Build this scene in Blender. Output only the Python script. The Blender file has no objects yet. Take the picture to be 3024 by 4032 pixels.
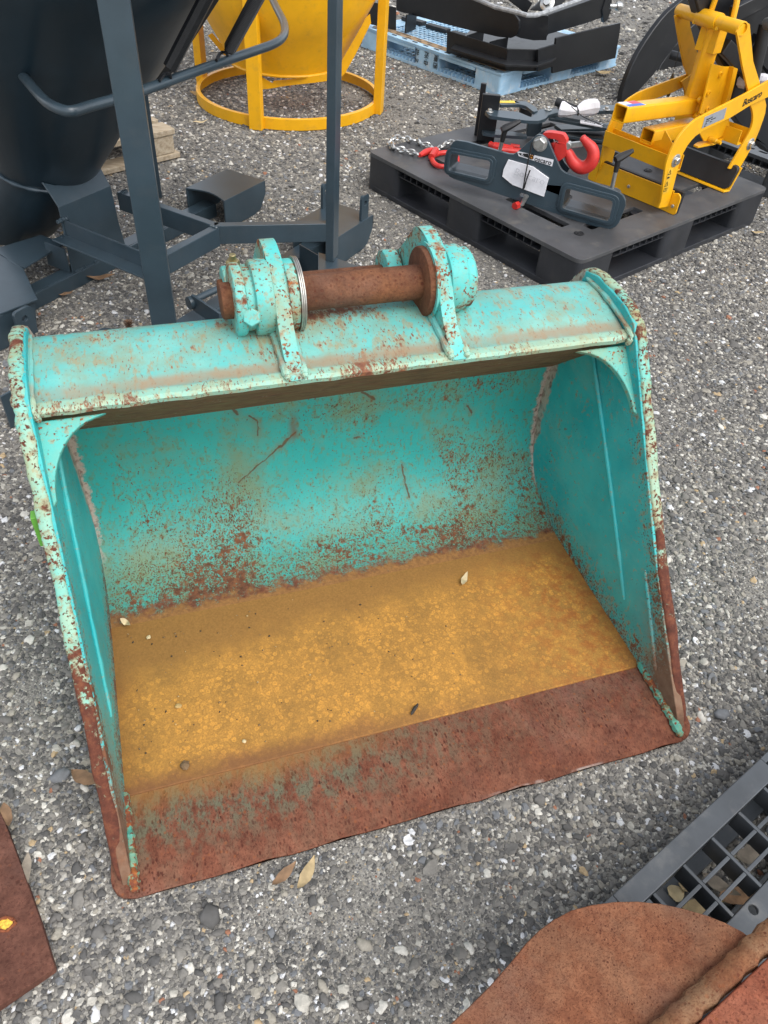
import bpy, bmesh, math, random
import numpy as np
from mathutils import Vector, Matrix, Quaternion
from mathutils.geometry import tessellate_polygon

# ------------------------------------------------------------------ camera
SC = bpy.context.scene
COL = SC.collection
F_PX, PITCH, ROLL, CAM_H = 3034.2, 0.7734, 0.0849, 1.2575      # photo focal length in pixels, radians, metres
_f = Vector((0, math.cos(PITCH), -math.sin(PITCH)))
_u0 = Vector((0, math.sin(PITCH), math.cos(PITCH)))
_r0 = Vector((1, 0, 0))
CR = math.cos(ROLL)*_r0 + math.sin(ROLL)*_u0
CU = -math.sin(ROLL)*_r0 + math.cos(ROLL)*_u0
CF = _f
CP = Vector((0, 0, CAM_H))
cam = bpy.data.cameras.new('camera')
cam_o = bpy.data.objects.new('camera', cam)
COL.objects.link(cam_o)
cam.sensor_fit = 'HORIZONTAL'
cam.sensor_width = 36.0
cam.lens = 36.0*F_PX/3024.0
cam.clip_start = 0.02
cam.clip_end = 500.0
cam_o.matrix_world = Matrix(((CR.x, CU.x, -CF.x, CP.x), (CR.y, CU.y, -CF.y, CP.y), (CR.z, CU.z, -CF.z, CP.z), (0, 0, 0, 1)))
SC.camera = cam_o

# ------------------------------------------------------------------ light
SUN_EL, SUN_AZ = math.radians(56), math.radians(135)      # soft overcast sun, high, from behind the camera to the right
world = bpy.data.worlds.new('World')
SC.world = world
world.use_nodes = True
wn = world.node_tree
for n in list(wn.nodes):
    wn.nodes.remove(n)
sky = wn.nodes.new('ShaderNodeTexSky')
sky.sky_type = 'NISHITA'
sky.sun_disc = False
sky.sun_elevation = SUN_EL
sky.sun_rotation = SUN_AZ
sky.air_density = 1.0
sky.dust_density = 2.0
sky.ozone_density = 1.0
hs = wn.nodes.new('ShaderNodeHueSaturation')
hs.inputs['Saturation'].default_value = 0.30            # cloud cover: the blue is mostly washed out
bg = wn.nodes.new('ShaderNodeBackground')
bg.inputs['Strength'].default_value = 0.15
wo = wn.nodes.new('ShaderNodeOutputWorld')
wn.links.new(sky.outputs[0], hs.inputs['Color'])
wn.links.new(hs.outputs[0], bg.inputs['Color'])
wn.links.new(bg.outputs[0], wo.inputs['Surface'])
sl = bpy.data.lights.new('sun', 'SUN')
sl.energy = 0.8
sl.angle = math.radians(50)
sl.color = (1.0, 0.97, 0.92)
so = bpy.data.objects.new('sun', sl)
COL.objects.link(so)
sd = Vector((math.sin(SUN_AZ)*math.cos(SUN_EL), math.cos(SUN_AZ)*math.cos(SUN_EL), math.sin(SUN_EL)))
so.rotation_euler = sd.to_track_quat('Z', 'Y').to_euler()
so.location = sd*20
vs = SC.view_settings
vs.view_transform = 'Standard'
vs.look = 'None'
vs.gamma = 1.0
vs.use_curve_mapping = False
vs.exposure = 1.08

# ------------------------------------------------------------------ photo pixel -> place
def ray(px, py):
    return (CR*((px-1512)/F_PX) - CU*((py-2016)/F_PX) + CF)
def G(px, py, z=0.0):                       # on a horizontal plane of height z
    d = ray(px, py)
    return CP + d*((z-CAM_H)/d.z)
def PLN(px, py, o, n):                      # on a plane through o with normal n
    d = ray(px, py)
    return CP + d*((o-CP).dot(n)/d.dot(n))

# ------------------------------------------------------------------ nodes
class NT:
    def __init__(s, name, rough=0.6, metal=0.0, spec=0.5):
        s.m = bpy.data.materials.new(name)
        s.m.use_nodes = True
        s.t = s.m.node_tree
        s.b = s.t.nodes['Principled BSDF']
        s.set('Roughness', rough); s.set('Metallic', metal); s.set('Specular IOR Level', spec)
        s._co = None
    def n(s, ty, **kw):
        nd = s.t.nodes.new(ty)
        for k, v in kw.items():
            setattr(nd, k, v)
        return nd
    def lk(s, sock, v):
        if isinstance(v, bpy.types.NodeSocket):
            s.t.links.new(v, sock)
        elif v is not None:
            if isinstance(v, (tuple, list)) and len(v) == 3 and sock.type == 'RGBA':
                v = (*v, 1)
            sock.default_value = v
    def set(s, name, v):
        s.lk(s.b.inputs[name], v)
    def co(s):
        if s._co is None:
            s._co = s.n('ShaderNodeTexCoord').outputs['Object']
        return s._co
    def vm(s, v, scale=(1, 1, 1), loc=(0, 0, 0), rot=(0, 0, 0)):
        nd = s.n('ShaderNodeMapping')
        s.lk(nd.inputs[0], v); nd.inputs[1].default_value = loc; nd.inputs[2].default_value = rot; nd.inputs[3].default_value = scale
        return nd.outputs[0]
    def noise(s, scale=5, detail=4, rough=0.55, vec=None, dist=0.0, col=False):
        nd = s.n('ShaderNodeTexNoise')
        s.lk(nd.inputs['Vector'], vec if vec is not None else s.co())
        s.lk(nd.inputs['Scale'], scale); nd.inputs['Detail'].default_value = detail; nd.inputs['Roughness'].default_value = rough
        nd.inputs['Distortion'].default_value = dist
        return nd.outputs['Color' if col else 'Fac']
    def vor(s, scale=5, vec=None, out='Distance', feature='F1', rand=1.0):
        nd = s.n('ShaderNodeTexVoronoi', feature=feature)
        s.lk(nd.inputs['Vector'], vec if vec is not None else s.co())
        nd.inputs['Scale'].default_value = scale; nd.inputs['Randomness'].default_value = rand
        return nd.outputs[out]
    def ma(s, op, a, b=None, c=None, clamp=False):
        nd = s.n('ShaderNodeMath', operation=op, use_clamp=clamp)
        s.lk(nd.inputs[0], a); s.lk(nd.inputs[1], b); s.lk(nd.inputs[2], c)
        return nd.outputs[0]
    def mr(s, v, a, b, c=0.0, d=1.0, smooth=True):
        nd = s.n('ShaderNodeMapRange', interpolation_type='SMOOTHSTEP' if smooth else 'LINEAR')
        s.lk(nd.inputs[0], v); s.lk(nd.inputs[1], a); s.lk(nd.inputs[2], b); s.lk(nd.inputs[3], c); s.lk(nd.inputs[4], d)
        return nd.outputs[0]
    def mix(s, f, a, b, mode='MIX'):
        nd = s.n('ShaderNodeMix', data_type='RGBA', blend_type=mode)
        s.lk(nd.inputs[0], f); s.lk(nd.inputs[6], a); s.lk(nd.inputs[7], b)
        return nd.outputs[2]
    def ramp(s, f, stops, const=False):
        nd = s.n('ShaderNodeValToRGB')
        cr = nd.color_ramp
        if const:
            cr.interpolation = 'CONSTANT'
        while len(cr.elements) < len(stops):
            cr.elements.new(0.5)
        for e, (p, c) in zip(cr.elements, stops):
            e.position = p; e.color = (*c, 1)
        s.lk(nd.inputs[0], f)
        return nd.outputs[0]
    def sep(s, v=None):
        nd = s.n('ShaderNodeSeparateXYZ')
        s.lk(nd.inputs[0], v if v is not None else s.co())
        return nd.outputs
    def bump(s, h, strength=0.3, dist=0.002):
        nd = s.n('ShaderNodeBump')
        nd.inputs['Strength'].default_value = strength; nd.inputs['Distance'].default_value = dist
        s.lk(nd.inputs['Height'], h)
        s.set('Normal', nd.outputs[0])

RUST_D, RUST_R, RUST_O = (0.075, 0.022, 0.010), (0.17, 0.050, 0.024), (0.36, 0.115, 0.022)

# ------------------------------------------------------------------ mesh building
class MB:
    def __init__(s):
        s.v, s.f = [], []
    def add(s, vs, fs):
        o = len(s.v)
        s.v += [tuple(p) for p in vs]
        s.f += [tuple(i+o for i in f) for f in fs]
        return s
    def hexa(s, p):                          # 8 corners: bottom 4 ccw, top 4 ccw
        return s.add(p, [(3, 2, 1, 0), (4, 5, 6, 7), (0, 1, 5, 4), (1, 2, 6, 5), (2, 3, 7, 6), (3, 0, 4, 7)])
    def box(s, x0, x1, y0, y1, z0, z1, M=None):
        p = [Vector(q) for q in ((x0, y0, z0), (x1, y0, z0), (x1, y1, z0), (x0, y1, z0), (x0, y0, z1), (x1, y0, z1), (x1, y1, z1), (x0, y1, z1))]
        if M is not None:
            p = [M @ q for q in p]
        return s.hexa(p)
    def bar(s, a, b, w, h, up=(0, 0, 1), ext=0.0):      # rectangular bar from a to b, h along up
        a, b = Vector(a), Vector(b)
        d = (b-a).normalized(); upv = Vector(up)
        side = d.cross(upv).normalized(); upv = side.cross(d).normalized()
        a = a-d*ext; b = b+d*ext
        q = []
        for e in (a, b):
            q.append([e+side*(sx*w/2)+upv*(sy*h/2) for sx, sy in ((-1, -1), (1, -1), (1, 1), (-1, 1))])
        return s.hexa([q[0][0], q[0][1], q[1][1], q[1][0], q[0][3], q[0][2], q[1][2], q[1][3]])
    def plate(s, outer, holes, fn, t0, t1):  # polygon (2d) with holes, fn(a,b,t)->3d, between t0 and t1
        loops = [list(outer)]+[list(h) for h in holes]
        flat = [q for l in loops for q in l]
        tri = tessellate_polygon([[Vector((q[0], q[1], 0)) for q in l] for l in loops])
        n = len(flat)
        vs = [fn(q[0], q[1], t0) for q in flat]+[fn(q[0], q[1], t1) for q in flat]
        fs = [tuple(t) for t in tri]+[tuple(i+n for i in reversed(t)) for t in tri]
        o = 0
        for l in loops:
            k = len(l)
            for i in range(k):
                a, b = o+i, o+(i+1) % k
                fs.append((a, b, b+n, a+n))
            o += k
        return s.add(vs, fs)
    def tube(s, path, r, seg=12, cap=True, closed=False, sq=None):
        P = [Vector(p) for p in path]
        n = len(P)
        R = r if isinstance(r, (list, tuple)) else [r]*n
        T = []
        for i in range(n):
            if closed:
                t = P[(i+1) % n]-P[i-1]
            else:
                t = P[min(i+1, n-1)]-P[max(i-1, 0)]
            T.append(t.normalized())
        ref = Vector((0, 0, 1)) if abs(T[0].z) < 0.9 else Vector((1, 0, 0))
        nn = (ref-T[0]*ref.dot(T[0])).normalized()
        vs, fs = [], []
        for i in range(n):
            nn = (nn-T[i]*nn.dot(T[i])).normalized()
            bb = T[i].cross(nn)
            for k in range(seg):
                a = 2*math.pi*k/seg
                vs.append(P[i]+(nn*math.cos(a)+bb*math.sin(a))*R[i])
        m = n if closed else n-1
        for i in range(m):
            for k in range(seg):
                a, b = i*seg+k, i*seg+(k+1) % seg
                c, d = ((i+1) % n)*seg+(k+1) % seg, ((i+1) % n)*seg+k
                fs.append((a, b, c, d))
        if cap and not closed:
            fs.append(tuple(reversed(range(seg))))
            fs.append(tuple(range((n-1)*seg, n*seg)))
        return s.add(vs, fs)
    def lathe(s, prof, o, ax, seg=32, ref=None):   # prof [(r, h)], solid of revolution about ax through o
        o, ax = Vector(o), Vector(ax).normalized()
        ref = Vector(ref) if ref else (Vector((0, 0, 1)) if abs(ax.z) < 0.9 else Vector((1, 0, 0)))
        e1 = (ref-ax*ref.dot(ax)).normalized(); e2 = ax.cross(e1)
        vs, fs = [], []
        for r, h in prof:
            for k in range(seg):
                a = 2*math.pi*k/seg
                vs.append(o+ax*h+(e1*math.cos(a)+e2*math.sin(a))*r)
        for i in range(len(prof)-1):
            for k in range(seg):
                a, b = i*seg+k, i*seg+(k+1) % seg
                fs.append((a, b, b+seg, a+seg))
        if prof[0][0] > 1e-5:
            fs.append(tuple(reversed(range(seg))))
        if prof[-1][0] > 1e-5:
            fs.append(tuple(range((len(prof)-1)*seg, len(prof)*seg)))
        return s.add(vs, fs)
    def sweep(s, profs):                     # list of equal closed loops of points
        n = len(profs[0]); vs, fs = [], []
        for p in profs:
            vs += list(p)
        for i in range(len(profs)-1):
            for k in range(n):
                a, b = i*n+k, i*n+(k+1) % n
                fs.append((a, b, b+n, a+n))
        fs.append(tuple(reversed(range(n)))); fs.append(tuple(range((len(profs)-1)*n, len(profs)*n)))
        return s.add(vs, fs)
    def mesh(s, name, smooth=True, angle=35):
        me = bpy.data.meshes.new(name)
        me.from_pydata([tuple(p) for p in s.v], [], s.f)
        bm = bmesh.new(); bm.from_mesh(me)
        bmesh.ops.remove_doubles(bm, verts=bm.verts, dist=1e-6)
        bmesh.ops.recalc_face_normals(bm, faces=bm.faces)
        bm.to_mesh(me); bm.free()
        if smooth:
            me.shade_smooth()
            me.set_sharp_from_angle(angle=math.radians(angle))
        return me
    def build(s, name, mat, parent=None, bevel=0.0, seg=2, smooth=True, angle=35):
        me = s.mesh(name, smooth, angle)
        me.materials.append(mat)
        o = bpy.data.objects.new(name, me)
        COL.objects.link(o)
        if parent is not None:
            o.parent = parent
            if parent.name in WORLD:         # built in world metres: keep them
                o.matrix_parent_inverse = WORLD[parent.name]
        if bevel > 0:
            md = o.modifiers.new('bevel', 'BEVEL')
            md.width = bevel; md.segments = seg; md.limit_method = 'ANGLE'; md.angle_limit = math.radians(40)
            md.harden_normals = True
        return o

WORLD = {}
def wthing(name, label, cat, loc, group=None):  # a thing whose parts are given in world metres
    e = thing(name, label, cat, loc, 0.0, group)
    WORLD[e.name] = Matrix.Translation(-Vector(loc))
    return e
def tag(o, label, cat, group=None, kind=None):
    if label: o['label'] = label
    if cat: o['category'] = cat
    if group: o['group'] = group
    if kind: o['kind'] = kind
    return o
def thing(name, label, cat, loc=(0, 0, 0), rz=0.0, group=None):
    o = bpy.data.objects.new(name, None)
    COL.objects.link(o)
    o.location = loc; o.rotation_euler = (0, 0, rz)
    o.empty_display_size = 0.1
    return tag(o, label, cat, group)
def copy_tree(o, parent=None):
    c = o.copy(); COL.objects.link(c)
    if parent is not None: c.parent = parent
    for ch in list(o.children):
        copy_tree(ch, c)
    return c
def arc(cx, cy, r, a0, a1, n=8):
    return [(cx+r*math.cos(math.radians(a0+(a1-a0)*i/n)), cy+r*math.sin(math.radians(a0+(a1-a0)*i/n))) for i in range(n+1)]
def rrect(x0, x1, y0, y1, r, n=4):
    return arc(x1-r, y1-r, r, 0, 90, n)+arc(x0+r, y1-r, r, 90, 180, n)+arc(x0+r, y0+r, r, 180, 270, n)+arc(x1-r, y0+r, r, 270, 360, n)
def circ(cx, cy, r, n=16):
    return [(cx+r*math.cos(2*math.pi*i/n), cy+r*math.sin(2*math.pi*i/n)) for i in range(n)]
def fillet(pts, r, n=5, closed=False):       # round the corners of a polyline (any dimension)
    P = [Vector(p) for p in pts]
    out = []
    N = len(P)
    for i in range(N):
        if not closed and i in (0, N-1):
            out.append(P[i]); continue
        a, b, c = P[i-1], P[i], P[(i+1) % N]
        ri = r[i] if isinstance(r, (list, tuple)) else r
        d1, d2 = (a-b), (c-b)
        l = min(ri, d1.length*0.48, d2.length*0.48)
        p, q = b+d1.normalized()*l, b+d2.normalized()*l
        for k in range(n+1):
            t = k/n
            out.append(p*(1-t)**2+b*2*t*(1-t)+q*t*t)
    return out
def spline(pts, n=6):                        # Catmull-Rom through points
    P = [Vector(p) for p in pts]
    Q = [P[0]*2-P[1]]+P+[P[-1]*2-P[-2]]
    out = []
    for i in range(1, len(Q)-2):
        a, b, c, d = Q[i-1], Q[i], Q[i+1], Q[i+2]
        for k in range(n):
            t = k/n
            out.append(0.5*((2*b)+(c-a)*t+(2*a-5*b+4*c-d)*t*t+(3*b-a-3*c+d)*t**3))
    out.append(P[-1])
    return out
def hexagon(o, ax, r, h, mb=None, ref=None):
    mb = mb or MB()
    return mb.lathe([(r*0.9, 0), (r, h*0.12), (r, h*0.8), (r*0.86, h)], o, ax, 6, ref)
RND = random.Random(7)
def under(part, *objs):                      # move parts one level deeper, below the part they sit on
    for o in objs:
        o.parent = part
        o.matrix_parent_inverse = Matrix.Identity(4)

def simple(name, col, rough=0.5, metal=0.0, var=0.15, scale=12, bump=0.0, bscale=300, dirt=None, dirt_amt=0.0, spec=0.5):
    m = NT(name, rough, metal, spec)
    nz = m.noise(scale, 5, 0.6)
    c = m.mix(m.mr(nz, 0.3, 0.7), tuple(x*(1-var) for x in col), tuple(min(1, x*(1+var)) for x in col))
    if dirt:
        d = m.ma('MULTIPLY', m.mr(m.noise(scale*2.3, 8, 0.7), 0.5, 0.72), dirt_amt)
        c = m.mix(d, c, dirt)
        m.set('Roughness', m.ma('ADD', m.ma('MULTIPLY', d, 0.25), rough, clamp=True))
    m.set('Base Color', c)
    if bump > 0:
        m.bump(m.noise(bscale, 3, 0.6), bump, 0.0008)
    return m.m
# ================================================================== ground
def ground_material():
    m = NT('ground_grit', 0.95, 0, 0.2)
    co = m.co()
    cell = m.vor(210, co, 'Color')
    d = m.vor(210, co, 'Distance')
    rnd = m.sep(cell)[0]
    c = m.ramp(rnd, [(0, (0.085, 0.083, 0.08)), (0.35, (0.14, 0.134, 0.124)), (0.6, (0.19, 0.18, 0.158)), (0.8, (0.23, 0.22, 0.20)), (0.93, (0.42, 0.40, 0.36))], True)
    c2 = m.ramp(m.sep(m.vor(520, co, 'Color'))[1], [(0, (0.06, 0.058, 0.055)), (0.4, (0.12, 0.11, 0.095)), (0.75, (0.24, 0.225, 0.195)), (0.93, (0.5, 0.48, 0.44))], True)
    c = m.mix(m.mr(m.noise(60, 4), 0.4, 0.6), c, c2)
    dust = m.mr(m.noise(3.1, 5, 0.6), 0.52, 0.72)
    c = m.mix(m.ma('MULTIPLY_ADD', dust, 0.35, m.mr(m.sep()[1], 1.0, 1.8, 0.45, 0.12)), c, m.mix(m.noise(240, 4, 0.7), (0.27, 0.252, 0.22), (0.52, 0.49, 0.435)))
    m.set('Base Color', c)
    h = m.ma('ADD', m.ma('MULTIPLY', d, -1.0), m.ma('MULTIPLY', m.noise(900, 2), 0.5))
    m.bump(h, 0.8, 0.0022)
    return m.m
gm = MB()
gm.add([(-220, -220, 0), (220, -220, 0), (220, 220, 0), (-220, 220, 0)], [(0, 1, 2, 3)])
ground = gm.build('ground', ground_material(), None, smooth=False)
ground['kind'] = 'structure'
ground['label'] = 'grey crushed stone yard surface under everything'

# gravel: thousands of loose stones, one uncountable mass
BK_O, BK_YAW = (0.127, 0.574), 0.3656
def in_bucket(X, Y):
    c, s = math.cos(BK_YAW), math.sin(BK_YAW)
    dx, dy = X-BK_O[0], Y-BK_O[1]
    u = c*dx+s*dy; v = -s*dx+c*dy
    return (np.abs(u) < 0.53) & (v > -0.012) & (v < 0.62)
DUST = [(0.05, 0.405, 0.13), (-0.08, 0.40, 0.09), (0.19, 0.42, 0.06), (0.83, 1.15, 0.10), (0.86, 0.92, 0.07), (0.80, 1.75, 0.16), (-0.62, 0.75, 0.06), (0.12, 0.29, 0.05)]
def gravel_points():
    rg = np.random.default_rng(5)
    out = []
    def lay(x0, x1, y0, y1, sp, med, sig, lo, hi, keep=1.0, cond=None, dusty=0.0):
        nx, ny = int((x1-x0)/sp), int((y1-y0)/sp)
        X, Y = np.meshgrid(np.arange(nx), np.arange(ny))
        X = x0+(X.ravel()+rg.random(nx*ny)*1.3)*sp; Y = y0+(Y.ravel()+rg.random(nx*ny)*1.3)*sp
        S = np.clip(med*np.exp(sig*rg.standard_normal(nx*ny)), lo, hi)
        # fan of the view with a margin to either side
        a = X/(Y+0.9)
        k = (np.abs(a) < 0.62) & (rg.random(nx*ny) < keep)
        patch = np.sin(X*3.1+1.3*np.sin(Y*2.7))*np.cos(Y*2.3+0.7*np.sin(X*4.1))
        k &= ~((patch > 0.72) & (rg.random(nx*ny) < 0.55))
        if dusty > 0:                       # trodden spots where fine grit fills between the stones
            D = np.zeros(nx*ny)
            for (cx, cy, r) in DUST:
                q = np.hypot(X-cx, Y-cy)/r
                D = np.maximum(D, np.clip(1.25-q+0.35*np.sin(X*41+np.sin(Y*37)*2)*np.cos(Y*33), 0, 1))
            k &= rg.random(nx*ny) > D*dusty
        S = np.where(in_bucket(X, Y), np.minimum(S, 0.005), S)
        if cond is not None: k &= cond(X, Y)
        X, Y, S = X[k], Y[k], S[k]
        out.append(np.stack([X, Y, S*(-0.12+0.24*rg.random(len(S))), S], 1))
    lay(-1.1, 1.3, 0.05, 1.25, 0.0054, 0.0056, 0.30, 0.003, 0.010, 1.0, None, 0.95)
    lay(-1.1, 1.3, 0.05, 1.25, 0.0118, 0.0092, 0.30, 0.006, 0.019, 1.0, None, 0.9)
    lay(-1.1, 1.3, 0.05, 1.25, 0.075, 0.019, 0.28, 0.014, 0.034, 0.5)
    def in_dust(X, Y):
        r_ = np.zeros(X.shape, bool)
        for (cx, cy, r) in DUST: r_ |= np.hypot(X-cx, Y-cy) < r*1.35
        return r_
    lay(-0.8, 1.1, 0.15, 1.95, 0.0036, 0.0029, 0.28, 0.0016, 0.0048, 0.9, in_dust)
    lay(-2.2, 2.2, 1.25, 3.0, 0.0080, 0.0070, 0.32, 0.004, 0.013, 1.0, None, 0.5)
    lay(-2.2, 2.2, 1.25, 3.0, 0.019, 0.0112, 0.30, 0.007, 0.022)
    lay(-2.2, 2.2, 1.25, 3.0, 0.13, 0.023, 0.25, 0.018, 0.036, 0.5)
    lay(-4.2, 4.2, 3.0, 5.6, 0.0135, 0.0108, 0.33, 0.007, 0.022)
    lay(-6.5, 6.5, 5.6, 9.5, 0.032, 0.019, 0.33, 0.012, 0.035)
    return np.concatenate(out)
def stone_material():
    m = NT('gravel_stone', 0.9, 0, 0.25)
    oi = m.n('ShaderNodeObjectInfo')
    r = oi.outputs['Random']
    c = m.ramp(r, [(0, (0.108, 0.105, 0.101)), (0.20, (0.159, 0.151, 0.140)), (0.40, (0.216, 0.204, 0.183)), (0.58, (0.273, 0.256, 0.226)),
                   (0.70, (0.191, 0.198, 0.207)), (0.77, (0.368, 0.338, 0.281)), (0.85, (0.495, 0.469, 0.409)), (0.92, (0.660, 0.631, 0.561)), (0.965, (0.740, 0.740, 0.740)),
                   (0.985, (0.508, 0.375, 0.220)), (0.993, (0.356, 0.163, 0.098))], True)
    nz = m.noise(1.7, 5, 0.7)
    c = m.mix(m.mr(nz, 0.35, 0.7), m.mix(0.30, c, (0.05, 0.046, 0.04)), c)
    m.set('Base Color', c)
    return m.m
def gravel():
    P = gravel_points()
    me = bpy.data.meshes.new('gravel')
    me.from_pydata([tuple(p) for p in P[:, :3].tolist()], [], [])
    a = me.attributes.new('sc', 'FLOAT', 'POINT')
    a.data.foreach_set('value', P[:, 3].astype(np.float32))
    o = bpy.data.objects.new('gravel', me)
    COL.objects.link(o)
    mat = stone_material()
    me.materials.append(mat)
    ng = bpy.data.node_groups.new('gravel_scatter', 'GeometryNodeTree')
    ng.interface.new_socket('Geometry', in_out='INPUT', socket_type='NodeSocketGeometry')
    ng.interface.new_socket('Geometry', in_out='OUTPUT', socket_type='NodeSocketGeometry')
    N, L = ng.nodes.new, ng.links.new
    gi, go = N('NodeGroupInput'), N('NodeGroupOutput')
    g2i = N('GeometryNodeGeometryToInstance')
    for k in range(10):
        ico = N('GeometryNodeMeshIcoSphere')
        ico.inputs['Radius'].default_value = 0.5; ico.inputs['Subdivisions'].default_value = 2
        nz = N('ShaderNodeTexNoise'); nz.noise_dimensions = '4D'
        nz.inputs['Scale'].default_value = 1.9; nz.inputs['Detail'].default_value = 1.5; nz.inputs['W'].default_value = k*7.3
        sub = N('ShaderNodeVectorMath'); sub.operation = 'SUBTRACT'; sub.inputs[1].default_value = (0.5, 0.5, 0.5)
        L(nz.outputs['Color'], sub.inputs[0])
        mul = N('ShaderNodeVectorMath'); mul.operation = 'SCALE'; mul.inputs['Scale'].default_value = 1.05
        L(sub.outputs[0], mul.inputs[0])
        sp = N('GeometryNodeSetPosition')
        L(ico.outputs[0], sp.inputs['Geometry']); L(mul.outputs[0], sp.inputs['Offset'])
        tr = N('GeometryNodeTransform')
        rk = random.Random(k)
        tr.inputs['Scale'].default_value = (1.05+0.25*rk.random(), 0.75+0.2*rk.random(), 0.48+0.22*rk.random())
        L(sp.outputs[0], tr.inputs[0])
        sm = N('GeometryNodeSetMaterial'); sm.inputs['Material'].default_value = mat
        L(tr.outputs[0], sm.inputs[0])
        ss = N('GeometryNodeSetShadeSmooth'); ss.inputs['Shade Smooth'].default_value = (k % 3 != 0)
        L(sm.outputs[0], ss.inputs[0])
        L(ss.outputs[0], g2i.inputs[0])
    iop = N('GeometryNodeInstanceOnPoints')
    iop.inputs['Pick Instance'].default_value = True
    L(gi.outputs[0], iop.inputs['Points']); L(g2i.outputs[0], iop.inputs['Instance'])
    ri = N('FunctionNodeRandomValue'); ri.data_type = 'INT'
    ri.inputs[4].default_value = 0; ri.inputs[5].default_value = 9
    L(ri.outputs[2], iop.inputs['Instance Index'])
    rv = N('FunctionNodeRandomValue'); rv.data_type = 'FLOAT_VECTOR'
    rv.inputs[0].default_value = (-0.45, -0.45, 0); rv.inputs[1].default_value = (0.45, 0.45, 6.283)
    er = N('FunctionNodeEulerToRotation')
    L(rv.outputs[0], er.inputs[0]); L(er.outputs[0], iop.inputs['Rotation'])
    at = N('GeometryNodeInputNamedAttribute'); at.data_type = 'FLOAT'; at.inputs['Name'].default_value = 'sc'
    L(at.outputs[0], iop.inputs['Scale'])
    L(iop.outputs[0], go.inputs[0])
    md = o.modifiers.new('scatter', 'NODES'); md.node_group = ng
    tag(o, 'loose grey and white crushed gravel covering the yard', 'gravel', None, 'stuff')
gravel()
# ================================================================== teal excavator bucket
TEAL, TEAL_L = (0.010, 0.315, 0.292), (0.03, 0.39, 0.345)
def teal_material(name, density, base=TEAL, light=TEAL_L, grime=0.35, streak=(1, 1, 1), fade=0.5, extra=None, fs=(170, 55, 16), s3w=0.0, s12w=0.0, dots=0.0, soft=1.0, rust=(RUST_D, RUST_R, RUST_O), halo_c=(0.33, 0.20, 0.075), grime_c=(0.26, 0.285, 0.135)):
    """paint with rust blooms; density(nt, u, v, w) -> 0..1 rust amount, in the bucket's own metres"""
    m = NT(name, 0.5, 0, 0.4)
    co = m.co(); u, v, w = m.sep()
    dn = density(m, u, v, w)
    low = m.noise(7, 5, 0.6)
    c = m.mix(m.mr(low, 0.35, 0.68, 0, fade), base, light)
    # dull olive grime film, cloudier where rust is dense
    gr = m.ma('MULTIPLY', m.mr(m.noise(9, 7, 0.65, m.vm(co, (1, 1, 1), (3, 1, 2))), 0.42, 0.72), grime)
    gr = m.ma('ADD', gr, m.ma('MULTIPLY', dn, 0.35), clamp=True)
    c = m.mix(gr, c, grime_c)
    # fine dark specks and larger blooms
    sv = m.vm(co, streak)
    f1 = m.noise(fs[0], 3, 0.6, sv); f2 = m.noise(fs[1], 6, 0.65, sv); f3 = m.noise(fs[2], 6, 0.65, sv)
    th = m.ma('MULTIPLY_ADD', dn, -0.36, 0.70)
    s1 = m.mr(f1, m.ma('ADD', th, -0.02+s12w), m.ma('ADD', th, 0.03*soft+s12w))
    s2 = m.mr(f2, m.ma('ADD', th, s12w), m.ma('ADD', th, 0.06*soft+s12w))
    s3 = m.mr(m.ma('ADD', m.ma('MULTIPLY', f3, 0.6), m.ma('MULTIPLY', f2, 0.4)), m.ma('ADD', th, -0.03+s3w), m.ma('ADD', th, -0.03+0.05*soft+s3w))
    mask = m.ma('MAXIMUM', m.ma('MAXIMUM', s1, s2), s3)
    if dots > 0:                             # round bleeding pits, larger and closer where the rust is dense
        dv_ = m.vor(dots, sv, 'Distance'); dr_ = m.sep(m.vor(dots, sv, 'Color'))[0]
        rad = m.ma('MAXIMUM', m.ma('MULTIPLY', m.ma('SUBTRACT', m.ma('MULTIPLY', dn, 1.15), m.ma('MULTIPLY', dr_, 0.75)), 0.75), 0.001)
        mask = m.ma('MAXIMUM', mask, m.mr(m.ma('ADD', dv_, m.ma('MULTIPLY', m.ma('SUBTRACT', f1, 0.5), 0.35)), rad, m.ma('MULTIPLY', rad, 0.35)))
    halo = m.mr(f2, m.ma('ADD', th, -0.09), th)
    c = m.mix(m.ma('MULTIPLY', halo, 0.5), c, halo_c)
    rc = m.ramp(m.noise(80, 6, 0.7), [(0.3, rust[0]), (0.5, rust[1]), (0.68, rust[2])])
    c = m.mix(mask, c, rc)
    if extra:
        c, mask = extra(m, c, mask, u, v, w)
    m.set('Base Color', c)
    m.set('Roughness', m.mr(mask, 0, 1, 0.52, 0.9))
    m.bump(m.ma('ADD', m.ma('ADD', m.ma('MULTIPLY', mask, 0.6), m.ma('MULTIPLY', m.noise(240, 4), 0.5)), m.ma('MULTIPLY', m.noise(22, 5), 1.6)), 0.5, 0.0013)
    return m.m

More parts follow.
